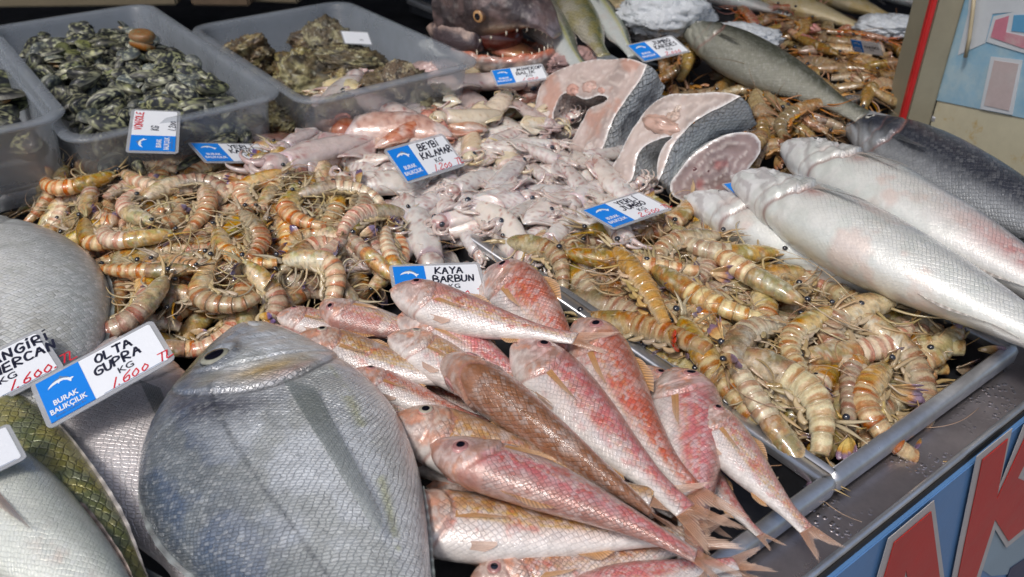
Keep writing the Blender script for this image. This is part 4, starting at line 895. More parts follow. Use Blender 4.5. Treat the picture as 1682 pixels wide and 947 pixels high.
# dark things at the back of the stall
for k, (x, y, w_, h_, mt, lb) in enumerate(((250, 4, .55, .09, 'ochre', 'long beige board standing behind the clam bin'), (352, 2, .12, .10, 'wood', 'dark brown wooden crate behind the oyster bin'), (425, -4, .16, .12, 'ochre', 'pale cardboard box standing beside the brown crate'))):
    p = W(x, y, .06); tag(box('crate', (w_, .12, h_), M[mt], None, (p.x - (.25 if k == 0 else 0), p.y + .1, .04 + h_ / 2), .004, .05 - .1 * k), lb, 'crate')
bpy.context.view_layer.update()

# ------------------------------------------------------------------ base heights
def fill_ab(a0, b0, a1, b1, z):
    P = [ab(a0, b0), ab(a1, b0), ab(a1, b1), ab(a0, b1)]
    xs = GX0 + (np.arange(HFm.shape[0]) + .5) * GC; ys = GY0 + (np.arange(HFm.shape[1]) + .5) * GC; X, Y = np.meshgrid(xs, ys, indexing='ij'); HFm[inside(X, Y, [(p.x, p.y) for p in P])] = z
fill_ab(-1.5, -.04, 2.5, .02, -.022); fill_ab(-.8, 0, -.002, .96, -.045); fill_ab(0, 0, .292, .5, -.045); fill_ab(0, .505, .5, 1.05, -.03); fill_ab(.298, .02, .8, .5, -.04); fill_ab(.506, .505, 1.1, 1.5, -.03)

# ------------------------------------------------------------------ big fish
KF = {}
def fishkind(key, seed=0, by=0, bz=0, spec=None, nu=150, nv=72):
    r, _ = build_fish(NAMES.get(key, key), spec or S[key], seed, by, bz, nu, nv); return Kind(r, (spec or S[key])['L'])
NAMES = {'bream': 'sea_bream', 'silver': 'silver_bream', 'wbream': 'white_bream', 'green': 'green_scaled_fish', 'long': 'white_fish', 'pale': 'pale_fish', 'dark': 'dark_bass', 'grey': 'grey_fish', 'jack': 'yellow_striped_fish', 'tan': 'tan_fish'}
def put(kind, hp, tp, h0, h1, side, roll, label, cat='fish', group=None, st=True, sc=None, wf=1.0):
    if 'white fish' in label and wf == 1.0: wf = 1.08
    o = kind.new(); m = along(o, W(*hp, h0), W(*tp, h1), side, roll, kind.L, V=kind.V if st else None, s=sc, wf=wf)
    tag(o, label, cat, group); return o
big = fishkind('bream', 5, nu=430, nv=230)
put(fishkind('silver', 12, nu=190, nv=110), (-128, 352), (30, 900), .03, .025, 1, 0, 'large silver bream lying under the price card at the frame edge', group='breams')
put(fishkind('wbream', 21, nu=150, nv=90), (165, 560), (330, 960), .02, .0, -1, 8, 'white bream with a red stained cheek beneath the olta price card', group='breams')
put(fishkind('green', 31, nu=170, nv=90), (-60, 640), (285, 1060), .03, .03, 1, 35, 'olive green fish with coarse netted scales next to the white bream', group='whole round fish')
put(fishkind('pale', 41, nu=150, nv=90), (-120, 700), (290, 1120), .055, .055, 1, 0, 'pale fish with a pinkish pectoral fin at the lowest corner', group='whole round fish')
put(big, (366, 545), (705, 1200), .045, .055, -1, 0, 'big blue grey sea bream, the largest fish, facing away on the mullets', group='breams')
put(fishkind('grey', 61), (1122, 44), (1418, 192), .075, .05, 1, 25, 'long dark grey fish lying diagonally between two heaps of brown prawns', group='whole round fish')
put(fishkind('dark', 71, nu=170, nv=90), (1392, 202), (1850, 440), .03, .04, 1, 30, 'dark blue black bass behind the white fish, below the sticker board', group='whole round fish')
wsp = dict(S['long']); 
put(fishkind('long', 51, by=.1), (1122, 322), (1668, 562), .012, .0, 1, -10, 'lowest white fish, its grey tail over the tray corner', group='white fish belly up')
put(fishkind('long', 52, nu=190, nv=100), (1284, 236), (1880, 560), .052, .05, 1, -8, 'white fish nearest the dark bass, blood stained near its belly', group='white fish belly up')
put(fishkind('long', 53, nu=190, nv=100), (1202, 288), (1850, 625), .050, .045, 1, -6, 'middle white fish, between the blood stained one and the jumbo prawns', group='white fish belly up')
jk = [('jack', (838, -30), (955, 112), .10, .06, 1, 'greenish silver fish with a yellow flank beside the big open mouthed head'), ('green', (922, -20), (992, 92), .10, .07, 1, 'slim dark backed fish standing second from the grouper head'),
      ('jack', (958, -15), (1040, 92), .10, .06, 1, 'yellow striped silver fish next to the slim dark backed one'), ('grey', (975, 5), (1200, 85), .07, .05, 1, 'dull grey fish behind the rear blue price card')]
for k, (ky, a_, b_, h0, h1, sd_, lb) in enumerate(jk):
    sp_ = S[ky] if ky != 'grey' else longv(color=col_tan, mat=S['long']['mat'], fincol=(.3, .3, .25), fintip=(.4, .4, .35)); put(fishkind(ky, 80 + k, spec=sp_, nu=90, nv=48), a_, b_, h0, h1, sd_, 5, lb, group='fish at the back of the stall')
for k, (a_, b_, ky, lb) in enumerate((((1200, -25), (1430, 50), 'tan', 'tan yellowish fish at the very back above the reddish prawns'), ((1300, -30), (1480, 35), 'tan', 'tan fish second from the post at the very back'), ((1400, -35), (1560, 22), 'jack', 'silver fish touching the post at the very back'), ((1120, -25), (1300, 25), 'jack', 'silver fish behind the crushed ice'))):
    put(fishkind(ky, 90 + k, nu=90, nv=48), a_, b_, .05, .03, 1, 0, lb, group='fish at the back of the stall')

# ------------------------------------------------------------------ red mullets
STY = {}
def mk(style, v):
    if (style, v) not in STY: r, _ = build_fish('red_mullet', mullet(style), 100 + 7 * v + len(style), [.12, -.10, .02][v % 3], [.05, -.06, .1][v % 3], 170, 76); STY[(style, v)] = Kind(r, .19)
    return STY[(style, v)]
 
MU = [ # head, tail base, heights, side, roll, style, variant, label
 ((600, 600), (850, 720), -.005, -.01, 1, 0, 'red', 0, 'reddish mullet mostly buried under the others near the sea bream head'),
 ((1060, 600), (1150, 850), .01, .0, 1, 10, 'pale', 1, 'half hidden pale mullet beside the steel divider'),
 ((1130, 740), (1235, 885), .005, .0, 1, 0, 'pink', 0, 'pink mullet lying low beneath the one with the hanging tail'),
 ((860, 660), (1090, 830), .0, -.01, 1, 0, 'pink', 1, 'buried mullet at the middle of the mullet heap'),
 ((700, 800), (1000, 880), .0, -.01, 1, 0, 'pale', 2, 'buried pale mullet under the front pink one'),
 ((480, 590), (650, 690), .0, -.005, 1, 0, 'red', 1, 'small red mullet tucked behind the bream gill cover'),
 ((560, 640), (760, 790), .005, -.005, 1, 10, 'pink', 0, 'pink mullet tucked against the bream back, head hidden'),
 ((600, 690), (900, 845), .015, .005, 1, 10, 'pink', 2, 'pink mullet whose flank shows below the striped one'),
 ((900, 700), (1095, 860), .01, .005, 1, 0, 'pink', 0, 'pink mullet showing only its rear between two striped ones'),
 ((780, 470), (965, 590), .022, .012, 1, 0, 'pale', 0, 'pale mullet squeezed behind the two topmost heads'),
 ((1000, 640), (1140, 860), .005, .0, 1, 0, 'red', 2, 'deep lying mullet between the steep ones'),
 ((760, 975), (1140, 900), .012, .008, 1, 20, 'brown', 2, 'narrow brown mullet along the lowest edge of the heap'),
 ((900, 1010), (1200, 905), .01, .015, 1, 10, 'pink', 1, 'lowest pink mullet, its tail against the steel rim'),
 ((1010, 985), (1210, 925), .0, .0, 1, 10, 'pale', 1, 'small pale mullet at the lowest steel rim'),
 ((455, 520), (640, 560), .02, .015, 1, 5, 'pale', 2, 'pale mullet lying farthest back against the banded prawns'),
 ((520, 610), (760, 745), .022, .012, 1, 5, 'pale', 0, 'pale mullet half hidden just behind the bream forehead'),
 ((412, 545), (610, 615), .014, .01, 1, 0, 'red', 0, 'reddest mullet touching the banded prawns'),
 ((523, 502), (735, 565), .03, .02, -1, 0, 'pale', 1, 'pale mullet with an orange fin under the topmost one'),
 ((572, 614), (800, 705), .032, .02, 1, 0, 'red', 2, 'dull red mullet directly behind the bream, red eye showing'),
 ((486, 556), (770, 650), .035, .025, 1, 8, 'stripe', 0, 'yellow striped mullet farthest from the counter edge'),
 ((610, 855), (1120, 900), .03, .02, 1, 0, 'stripe', 2, 'white bellied yellow striped mullet emerging from under the bream'),
 ((655, 515), (925, 665), .038, .025, 1, 12, 'pink', 1, 'rosy mullet lying behind the grey headed one'),
 ((640, 548), (900, 700), .040, .025, 1, 0, 'stripe', 1, 'grey headed mullet below the topmost pink one'),
 ((803, 440), (975, 615), .040, .030, 1, 35, 'red', 1, 'stout red mullet whose head touches the kaya barbun card'),
 ((640, 478), (935, 578), .058, .050, 1, 12, 'pale', 0, 'topmost pink mullet crossing in front of the kaya barbun card'),
 ((948, 528), (1108, 830), .038, .025, 1, 22, 'red', 0, 'red mullet next to the jumbo prawn tray with a dark eye'),
 ((845, 565), (1120, 855), .042, .030, 1, 8, 'pink', 2, 'white bellied pink mullet running down the middle'),
 ((638, 692), (1060, 850), .042, .030, 1, 12, 'stripe', 0, 'yellow striped mullet just behind the front pink one'),
 ((728, 588), (1085, 845), .058, .040, -1, 58, 'brown', 0, 'brown backed mullet lying on its belly across the heap'),
 ((1108, 606), (1164, 905), .030, .022, 1, 14, 'pink', 1, 'steeply placed pink mullet beside the steel divider'),
 ((1140, 664), (1318, 880), .038, .020, 1, 5, 'pale', 2, 'pale mullet hanging its forked tail over the steel rim'),
 ((706, 728), (1150, 885), .062, .045, -1, 18, 'pink', 0, 'front pink mullet, the longest, lying uppermost')]
WF = {'steeply': 1.25, 'pale': 1.15, 'stout': 1.25, 'front': 1.0}
for hd, tl_, h0, h1, sd_, rl, sty, v, lb in MU:
    put(mk(sty, v), hd, tl_, h0, h1, sd_, rl, lb, 'red mullet', 'red mullets', wf=WF.get(lb.split()[0], 1.0))

# ------------------------------------------------------------------ cut steaks, ice, grouper head
skm = skin_mat('steak_skin', .0062, line=.85, bumpd=.0024, metal=.0, rough=.5, coat=.3, mott=.5, sparkle=.45)
def steak(label, pts, org, sc, h, tiltdeg, yawdeg, depth, fleshcol, dcol, inner=None, seed=0, extras=()):
    """a slice: the traced cut face lies on its own tilted plane and is given its real thickness, skin all round"""
    px = [(org[0] + x / sc, org[1] + y / sc) for x, y in pts]; cx = sum(p[0] for p in px) / len(px); low = max(px, key=lambda p: p[1])
    p0_ = W(low[0], low[1], h); y_ = math.radians(yawdeg); t_ = math.radians(tiltdeg)
    n = Vector((math.cos(y_) * math.cos(t_), math.sin(y_) * math.cos(t_), math.sin(t_)))
    F0 = [on_plane(x, y, p0_, n) for x, y in px]; n_ = len(F0)
    t3 = np.linspace(0, 1, n_ + 1); closed = np.array([tuple(v) for v in F0] + [tuple(F0[0])]); m = 110; u3 = np.linspace(0, 1, m + 1)[:-1]; Q = np.stack([curve(list(zip(t3, closed[:, k])), u3) for k in range(3)], 1)
    cen = Q.mean(0); nv_ = np.array(n); root = empty('fish_steak', tuple(cen)); tag(root, label, 'fish steak', 'cut fish steaks'); bpy.context.view_layer.update()
    # face as a lumpy triangulated disc
    import bmesh
    from mathutils.geometry import delaunay_2d_cdt
    e1 = np.cross(nv_, [0, 0, 1.]); e1 /= np.linalg.norm(e1); e2 = np.cross(nv_, e1)
    q2 = np.stack([(Q - cen) @ e1, (Q - cen) @ e2], 1); step = .0035
    gx = np.arange(q2[:, 0].min(), q2[:, 0].max(), step); gy = np.arange(q2[:, 1].min(), q2[:, 1].max(), step); X, Y = np.meshgrid(gx, gy); ins = inside(X, Y, [tuple(p) for p in q2])
    pts2 = [Vector(p) for p in q2] + [Vector((a, b)) for a, b in zip(X[ins] + np.random.RandomState(seed).uniform(-.0008, .0008, ins.sum()), Y[ins])]
    vs, _, fs, *_r = delaunay_2d_cdt(pts2, [], [list(range(m))], 1, 1e-6)
    v2 = np.array([tuple(v) for v in vs]); dist = np.min(np.linalg.norm(v2[:, None] - q2[None], axis=2), axis=1)
    nz = fbm(np.c_[v2 * 34, np.zeros(len(v2))], seed); nf = fbm(np.c_[v2 * 110, np.zeros(len(v2))], seed + 1)
    band = bump1(((dist * 95 + nz * 2.2) % 1), .5, .13) * sm(.004, .01, dist)
    hgt = .0012 * sm(0, .003, dist) + .008 * (nz - .5) + .0012 * band + .0015 * (nf - .5); V3 = cen + v2[:, :1] * e1 + v2[:, 1:] * e2 + nv_ * hgt[:, None]
    seam = np.abs(((v2[:, 0] * .7 + v2[:, 1]) * 55 + nz * 3) % 1 - .5) < .05
    col = mixc(fleshcol, tuple(x * .72 for x in fleshcol), sm(.4, .7, nz)); col = mixc(col, (.70, .62, .57), .6 * band); col = mixc(col, dcol, .7 * sm(.6, .72, fbm(np.c_[v2 * 22 + 7, np.zeros(len(v2))], seed + 4))); col = mixc(col, (.78, .76, .74), sm(.0035, .0008, dist))
    fo = raw('flesh', V3, [list(f) for f in fs], M['flesh'], None, col); adopt(fo, root)
    # skin band
    k = 12; G = np.zeros((k, m, 3)); 
    for i in range(k):
        f = i / (k - 1); sc_ = 1 + .03 * math.sin(PI * min(f * 1.4, 1)) - .06 * f
        G[i] = cen + (Q - cen) * sc_ - nv_ * depth * f
    G[0] = Q - nv_ * .0002; G[1] = Q * 1.0 - nv_ * .0012; ln = np.cumsum(np.r_[0, np.linalg.norm(np.diff(np.vstack([Q, Q[:1]]), axis=0), axis=1)]); UVs = np.zeros((k, m + 1, 2)); UVs[..., 0] = ln[None]; UVs[..., 1] = np.linspace(0, depth, k)[:, None]
    nb = fbm(G * 30, seed + 2); cs = mixc((.60, .64, .66), (.10, .11, .13), sm(.48, .70, nb)); cs[0] = cs[1] = (.60, .60, .57)
    if inner: cs[:, int(inner[0] * m):int(inner[1] * m)] = mixc(fleshcol, tuple(x * .6 for x in fleshcol), nb[:, int(inner[0] * m):int(inner[1] * m)])
    so = loft('skin', G, skm, None, np.concatenate([cs, np.ones((k, m, 1))], -1), UVs, cap=False); adopt(so, root)
    for xi, (nm_, ex_, ey_, rr_, asp, cc_) in enumerate(extras):
        p_ = np.array(on_plane(org[0] + ex_ / sc, org[1] + ey_ / sc, p0_, n)); D_ = np.array([[[math.sin(a_) * math.cos(b_), math.sin(a_) * math.sin(b_), math.cos(a_)] for b_ in np.linspace(0, 2 * PI, 28, endpoint=False)] for a_ in np.linspace(.03, PI - .03, 20)])
        r_ = rr_ * (1 + .9 * (fbm(D_ * 2.2 + xi * 3, seed + xi, 4) - .5)); B_ = p_ + (D_[..., :1] * e1 * asp + D_[..., 1:2] * e2 + D_[..., 2:] * nv_ * .55) * r_[..., None]
        adopt(loft(nm_, B_, M['flesh'], None, mixc(cc_, tuple(x * .62 for x in cc_), sm(.4, .65, fbm(D_ * 3, xi)))), root)
    A = np.vstack([G.reshape(-1, 3), V3]); stamp(A); return root
stA = [(800, 100), (700, 68), (560, 66), (400, 78), (240, 135), (130, 210), (88, 300), (66, 450), (66, 560), (95, 640), (140, 655), (190, 600), (200, 500), (196, 420), (235, 310), (300, 285), (400, 330), (500, 300), (540, 330), (430, 390), (390, 460), (330, 560), (285, 640), (345, 690), (430, 712), (500, 660), (545, 560), (600, 430), (690, 290), (760, 190)]
stB = [(1410, 310), (1300, 282), (1180, 285), (1060, 292), (940, 300), (820, 370), (740, 470), (680, 560), (620, 690), (570, 790), (620, 860), (700, 850), (740, 690), (800, 620), (900, 580), (960, 570), (900, 640), (865, 740), (880, 850), (960, 640), (1060, 520), (1180, 430), (1300, 370)]
stC = [(1535, 600), (1490, 550), (1400, 540), (1300, 560), (1180, 620), (1080, 700), (1000, 800), (950, 880), (980, 960), (1100, 990), (1250, 960), (1370, 880), (1470, 760), (1530, 670)]
steak('upright horseshoe fish steak with an open belly cavity, closest to the squid', stA, (860, 80), 3.945, .0, 38, 215, .06, (.52, .42, .385), (.50, .27, .20), seed=1, inner=(10.6 / 30, 22.4 / 30), extras=(('backbone', 430, 245, .010, 1.3, (.62, .42, .36)), ('torn_flesh', 320, 268, .008, 1.8, (.58, .34, .28)), ('torn_flesh', 505, 268, .006, 1.4, (.58, .34, .28)), ('torn_flesh', 150, 590, .010, 1.2, (.56, .34, .25)), ('torn_flesh', 160, 520, .007, 1.0, (.58, .28, .22))))
steak('second fish steak with torn flesh between two others', stB, (860, 80), 3.945, .01, 40, 222, .075, (.52, .43, .39), (.52, .30, .21), seed=2, extras=(('torn_flesh', 880, 490, .012, 2.4, (.56, .37, .30)), ('torn_flesh', 970, 440, .008, 1.2, (.56, .42, .35)), ('backbone', 1000, 390, .006, .8, (.62, .50, .42))))
steak('round tail cut with a dark reddish face towards the white fish', stC, (860, 80), 3.945, -.005, 25, 268, .085, (.30, .215, .20), (.30, .04, .03), seed=3, extras=(('bone', 1255, 765, .0035, .8, (.05, .02, .02)), ('bone', 1195, 790, .0025, 1.2, (.10, .02, .02)), ('bone', 1110, 780, .0028, .8, (.12, .03, .03)), ('bone', 1310, 740, .002, 1, (.10, .02, .02))))

def ice(label, px, h, L, seed, flat=.55):
    o = empty('ice_heap'); n, m = 40, 60; th = np.linspace(.02, PI - .02, n)[:, None]; a = np.linspace(0, 2 * PI, m, endpoint=False)[None]
    D = np.stack([np.sin(th) * np.cos(a), np.sin(th) * np.sin(a), np.cos(th) * np.ones_like(a)], -1); r = .5 * (1 + .5 * (fbm(D * 2, seed) - .5) + .45 * (fbm(D * 11, seed + 1) - .5)); P = D * r[..., None]; P[..., 2] *= flat; P[..., 1] *= .7
    b = loft('crushed_ice', P * L, M['ice'], o); o.location = W(*px, h); tag(o, label, 'ice', 'heaps of crushed ice'); return o
ice('white heap of crushed ice above the long grey fish head', (1092, 25), .09, .16, 3); ice('thin strip of crushed ice behind the long grey fish', (1215, 62), .06, .14, 4, .3); ice('small patch of ice near the post foot', (1462, 42), .04, .13, 5, .3)

# grouper head
gh = empty('grouper_head'); gn, gm = 90, 80; gu = np.linspace(0, 1, gn); GL_ = .27
gt = curve([(0, .185), (.25, .19), (.5, .165), (.75, .115), (.92, .075), (1, .045)], gu); gb = curve([(0, -.02), (.3, -.01), (.5, .012), (.7, .038), (.88, .050), (1, .034)], gu); gw = curve([(0, .10), (.3, .098), (.6, .078), (.85, .05), (1, .018)], gu)
ga = np.linspace(0, 2 * PI, gm, endpoint=False); P = np.zeros((gn, gm, 3)); P[..., 0] = gu[:, None] * GL_; P[..., 2] = ((gt + gb) / 2)[:, None] + ((gt - gb) / 2)[:, None] * np.cos(ga); P[..., 1] = gw[:, None] * np.sign(np.sin(ga)) * np.abs(np.sin(ga)) ** .8
gd = fbm(P * 22, 3) - .5; gd2 = fbm(P * 70, 4) - .5; P[..., 1] *= 1 + .22 * gd + .12 * gd2; P[..., 2] += .006 * gd
lipm = bump1(np.cos(ga)[None] + 0 * P[..., 0], -.72, .2) * sm(.35, .6, gu)[:, None]; P[..., 1] *= 1 + .14 * lipm
gc = mixc((.055, .042, .045), (.16, .11, .105), sm(.45, .65, fbm(P * 30, 6))); gc = mixc(gc, (.30, .27, .25), .5 * sm(.62, .75, fbm(P * 60, 7))); gc = mixc(gc, (.34, .30, .33), .7 * sm(.75, 1, gu)[:, None] * sm(.4, .6, fbm(P * 25, 9))); gc = mixc(gc, (.46, .33, .22), .75 * np.clip(lipm, 0, 1) * sm(.3, .5, fbm(P * 45, 8))); gc = mixc(gc, (.50, .12, .05), sm(-.80, -.97, np.cos(ga)[None] + 0 * P[..., 0]) * sm(.3, .5, gu)[:, None])
loft('head', P, M['hide'], gh, gc)
q = eye_geo(.125, .070, .094, .015, 1, (.48, .26, .10), (.12, .06, .03), .48); E_ = q['P'].copy(); E_ = E_[..., [0, 2, 1]]; E_[..., 1] *= -1; E_[..., 1] -= .0; loft('eye', E_, M['eye'], gh, q['col'], cap=False)
E2 = E_[:, ::-1].copy(); E2[..., 1] *= -1; loft('eye', E2, M['eye'], gh, q['col'][:, ::-1], cap=False)
jp = spline([[.05, -.085, -.030], [.13, -.078, -.036], [.20, -.058, -.026], [.245, -.028, -.012], [.255, 0, -.008], [.245, .028, -.012], [.20, .058, -.026], [.13, .078, -.036], [.05, .085, -.030]], 70)
jr = tube_geo(jp, .011 + .004 * np.sin(np.linspace(0, PI, 70)), 26, 1.5); jn = fbm(jr * 60, 12) - .5; jr = jr + (jr - jr.mean(1, keepdims=True)) * (.7 * jn)[..., None]; jr[..., 2] -= .006 * np.sin(np.linspace(0, PI, 70))[:, None]
jcol = mixc((.10, .085, .085), (.36, .27, .22), sm(.38, .6, fbm(jr * 45, 2))); jcol = mixc(jcol, (.50, .14, .07), .8 * sm(.3, .9, np.sin(np.linspace(0, 2 * PI, 26, endpoint=False)))[None, :]); jcol = mixc(jcol, (.42, .40, .38), .6 * sm(.55, .65, fbm(jr * 80, 5)))
loft('lower_jaw', jr, M['hide'], gh, jcol)
for sd_ in (1, -1):
    ck = np.zeros((30, 30, 3)); ct = np.linspace(0, PI, 30)[:, None]; ca = np.linspace(0, 2 * PI, 30, endpoint=False)[None]; ck[..., 0] = .045 - .075 * np.cos(ct); ck[..., 1] = sd_ * .062 + .030 * np.sin(ct) * np.cos(ca) * sd_; ck[..., 2] = -.004 + .045 * np.sin(ct) * np.sin(ca); ck = ck + (ck - ck.mean((0, 1))) * (.5 * (fbm(ck * 30, 7) - .5))[..., None]
    loft('cheek', ck if sd_ > 0 else ck[:, ::-1], M['hide'], gh, (lambda q_: mixc((.07, .05, .055), (.34, .24, .20), sm(.45, .65, q_)))(fbm((ck if sd_ > 0 else ck[:, ::-1]) * 34, 3)))
jf = []; 
for k in range(16): f = k / 15; s_ = 1 - f; jf.append([[.05 + (.20) * math.sin(PI * w) ** .6 * s_ + 0, (-.085 + .17 * w) * (.2 + .8 * s_ ** .5), -.055 - .055 * (1 - s_ ** 2)] for w in np.linspace(0, 1, 30)])
loft('chin', np.array(jf), M['flesh'], gh, mixc((.40, .35, .34), (.56, .42, .38), sm(.4, .6, fbm(np.array(jf) * 40, 5))), closed=False)
tg = np.zeros((16, 20, 3)); tt_ = np.linspace(0, PI, 16); ta = np.linspace(0, 2 * PI, 20, endpoint=False); tg[..., 0] = .15 - .07 * np.cos(tt_)[:, None]; tg[..., 1] = .042 * np.sin(tt_)[:, None] * np.cos(ta); tg[..., 2] = -.022 + .018 * np.sin(tt_)[:, None] * np.sin(ta)
loft('tongue', tg, M['meat'], gh, mixc((.50, .26, .12), (.42, .14, .08), sm(.4, .6, fbm(tg * 50, 2))))
tg2 = tg.copy(); tg2[..., 0] = .10 - .075 * np.cos(tt_)[:, None]; tg2[..., 1] *= 1.45; tg2[..., 2] = .005 + .040 * np.sin(tt_)[:, None] * np.sin(ta); loft('throat', tg2, M['meat'], gh, np.broadcast_to((.14, .03, .02), tg2.shape))
rt = np.random.RandomState(4)
for row, zz, dr in ((0, -.028, 1), (1, .030, -1)):
    for k in range(22):
        f = (k + .5) / 22; b = jp[int(f * 69)].copy(); ln = rt.uniform(.007, .014) * (1.3 if abs(f - .5) < .12 else 1)
        if row: b[0] = b[0] * 1.01; b[1] *= .9; b[2] = np.interp(b[0], gu * GL_, gb) + .008
        else: b[2] += .012
        join_tubes('tooth', [tube_geo(np.array([b, b + [0, 0, dr * ln * .6], b + [-.002, 0, dr * ln]]), [.0026, .0018, .0004], 6)], M['tooth'], gh)
ghl = W(655, 62, .03); gh.matrix_world = Matrix.Translation((ghl.x + .115, ghl.y - .085, .078)) @ Euler((math.radians(0), math.radians(4), math.radians(-34))).to_matrix().to_4x4() @ Matrix.Scale(.74, 4)
tag(gh, 'huge dark grouper head with gaping toothed mouth at the back', 'fish head')
for k, (px_, h_, L_, lb, c0) in enumerate((((715, 122), .03, .09, 'pale pink flap of flesh hanging under the grouper head', (.55, .40, .38)), ((940, 100), .05, .09, 'pink ragged fish offcut beside the grouper jaw', (.55, .36, .34)), ((725, 80), .04, .075, 'white greyish fin piece under the grouper cheek', (.50, .52, .50)), ((905, 128), .02, .08, 'pale offcut behind the small card below the grouper', (.45, .36, .36)))):
    o = build_oyster(200 + k, L_, .35); o.name = 'fish_offcut'; o.location = W(*px_, h_); o.rotation_euler.z = k
    ch = kids(o)[0]; ch.name = 'flesh'; ch.data.materials[0] = M['flesh']; a_ = ch.data.color_attributes['pig']; n_ = len(ch.data.vertices); b_ = np.empty(n_ * 3); ch.data.vertices.foreach_get('co', b_); nn_ = fbm(b_.reshape(-1, 3) * 40, k)
    cc_ = np.hstack([mixc(c0, tuple(x * .6 for x in c0), sm(.4, .65, nn_)), np.ones((n_, 1))]); a_.data.foreach_set('color', cc_.ravel()); tag(o, lb, 'fish piece', 'ragged fish pieces')
# ------------------------------------------------------------------ heaps
bpy.context.view_layer.update()
ALL = []        # (root, group key, px x, px y, attributes)
def to_px(p):
    v = Vector(p) - Vector((0, 0, CAM_H)); c_, s_ = math.cos(PITCH), math.sin(PITCH)
    z = v.y * c_ - v.z * s_; y = v.y * s_ + v.z * c_; return 841 + FPX * v.x / z, 473.5 - FPX * y / z
def img_yaw(px, py, deg, h):
    """world yaw for a thing whose head points along DEG in the photograph (0 right, 90 up)"""
    a = W(px, py, h); b = W(px + 30 * math.cos(math.radians(deg)), py - 30 * math.sin(math.radians(deg)), h); d = b - a; return math.atan2(-d.y, -d.x)
def hero(kind, px, py, deg, flip, key, s=1.0, h=.03, roll=0.15, q=80, dz=0, cap=None):
    p = W(px, py, h); p = W(px, py, max(hf(p.x, p.y, .012), -.01) + .012); o = kind.new(); rest(o, kind.V, p.x, p.y, img_yaw(px, py, deg, h), flip, s, q=q, tilt=.5, roll=roll, dz=dz, cap=cap); ALL.append((o, key, px, py)); return o
def heap(kinds, poly, h, n, key, smin=.9, smax=1.1, sep=.03, tries=4000, seed=0, roll=.5, q=80, weights=None, tilt=.7, cap=None, dz=0):
    rs = random.Random(seed); xs = [p[0] for p in poly]; ys = [p[1] for p in poly]; got = []; tried = 0
    P2 = [(W(x, y, h).x, W(x, y, h).y) for x, y in poly]; x0, x1 = min(p[0] for p in P2), max(p[0] for p in P2); y0, y1 = min(p[1] for p in P2), max(p[1] for p in P2)
    while len(got) < n and tried < tries:
        tried += 1; x = rs.uniform(x0, x1); y = rs.uniform(y0, y1)
        if not bool(inside(np.array([x]), np.array([y]), P2)[0]): continue
        sp = sep * max(.25, 1 - tried / tries)
        if any((x - a) ** 2 + (y - b) ** 2 < sp * sp for a, b in got[-60:]): continue
        k = rs.choices(kinds, weights)[0]
        for _ in range(8):
            yw = rs.uniform(-PI, PI); ok = True
            if key == 'jumbo': ok = all(to_ab(Vector((x + c_ * .072 * math.cos(yw), y + c_ * .072 * math.sin(yw), 0)))[1] > .032 for c_ in (1, -1)) and all(to_ab(Vector((x + c_ * .072 * math.cos(yw), y + c_ * .072 * math.sin(yw), 0)))[0] > .012 for c_ in (1, -1))
            if ok: break
        if not ok: continue
        o = k.new()
        rest(o, k.V, x, y, yw, rs.random() < .5, rs.uniform(smin, smax), q=q, tilt=tilt, roll=rs.uniform(-.2 * roll, roll), cap=None if cap is None else cap + rs.uniform(-.012, .006), dz=dz)
        if 0: continue
        got.append((x, y)); px, py = to_px((x, y, h)); ALL.append((o, key, px, py))
LT = [(60, 318), (90, 285), (180, 258), (430, 242), (560, 275), (610, 340), (660, 410), (600, 455), (490, 475), (400, 515), (290, 545), (190, 540), (175, 440), (130, 370), (75, 345)]
JT = [(830, 400), (960, 372), (1130, 345), (1190, 360), (1310, 430), (1455, 490), (1570, 590), (1465, 650), (1360, 715), (1235, 665), (1110, 580), (1000, 505), (880, 435)]
fill_poly([(x, y + 12) for x, y in LT], -.012)
fill_poly(JT, -.028)
tig = [Kind(build_prawn('tiger', c, 300 + i, f, .145), .145) for i, (c, f) in enumerate(((1.0, 1.12), (1.9, 1.16), (2.6, 1.14), (.5, 1.05), (1.5, 1.05), (2.1, 1.2), (1.2, 1.14), (.3, 1.0), (.8, 1.16)))]
jum = [Kind(build_prawn('jumbo', c, 330 + i, f, .168), .168) for i, (c, f) in enumerate(((.8, 1.15), (1.6, 1.15), (2.3, 1.15), (.3, 1.05), (1.2, 1.16), (1.9, 1.1), (.5, 1.18)))]
gold = Kind(build_prawn('gold', .18, 350, .95, .165), .165)
brn = [Kind(build_prawn('brown', c, 360 + i, 1, .165), .165) for i, c in enumerate((.6, 1.6, 2.6))]
red = [Kind(build_prawn('red', c, 370 + i, .9, .15), .15) for i, c in enumerate((.3, 1.4))]
heap(tig, LT, .0, 84, 'tiger', seed=1, sep=.05, roll=.9, cap=.018)
heap(tig, LT, .02, 66, 'tiger', seed=2, sep=.055, roll=.6, q=70, cap=.034)
HL = [(196, 388, 5, 0, 1), (232, 285, 150, 1, 4), (340, 330, 100, 0, 0), (372, 398, 120, 1, 4), (425, 378, 130, 0, 0), (528, 402, -35, 0, 1), (452, 482, 150, 0, 1), (335, 500, 70, 1, 2), (550, 476, 170, 0, 2), (470, 335, 60, 1, 1), (462, 250, 120, 0, 1), (560, 295, 190, 0, 4),
      (230, 432, 0, 0, 3), (200, 315, -30, 0, 4), (600, 330, 20, 1, 0), (640, 395, -50, 0, 3), (215, 505, 40, 0, 1), (300, 285, 200, 0, 5), (395, 292, 20, 1, 2), (110, 300, 10, 0, 1)]
for x, y, d, fl, v in HL: hero(tig[v], x, y, d, fl, 'tiger', R.uniform(.95, 1.05), .03, cap=.046)
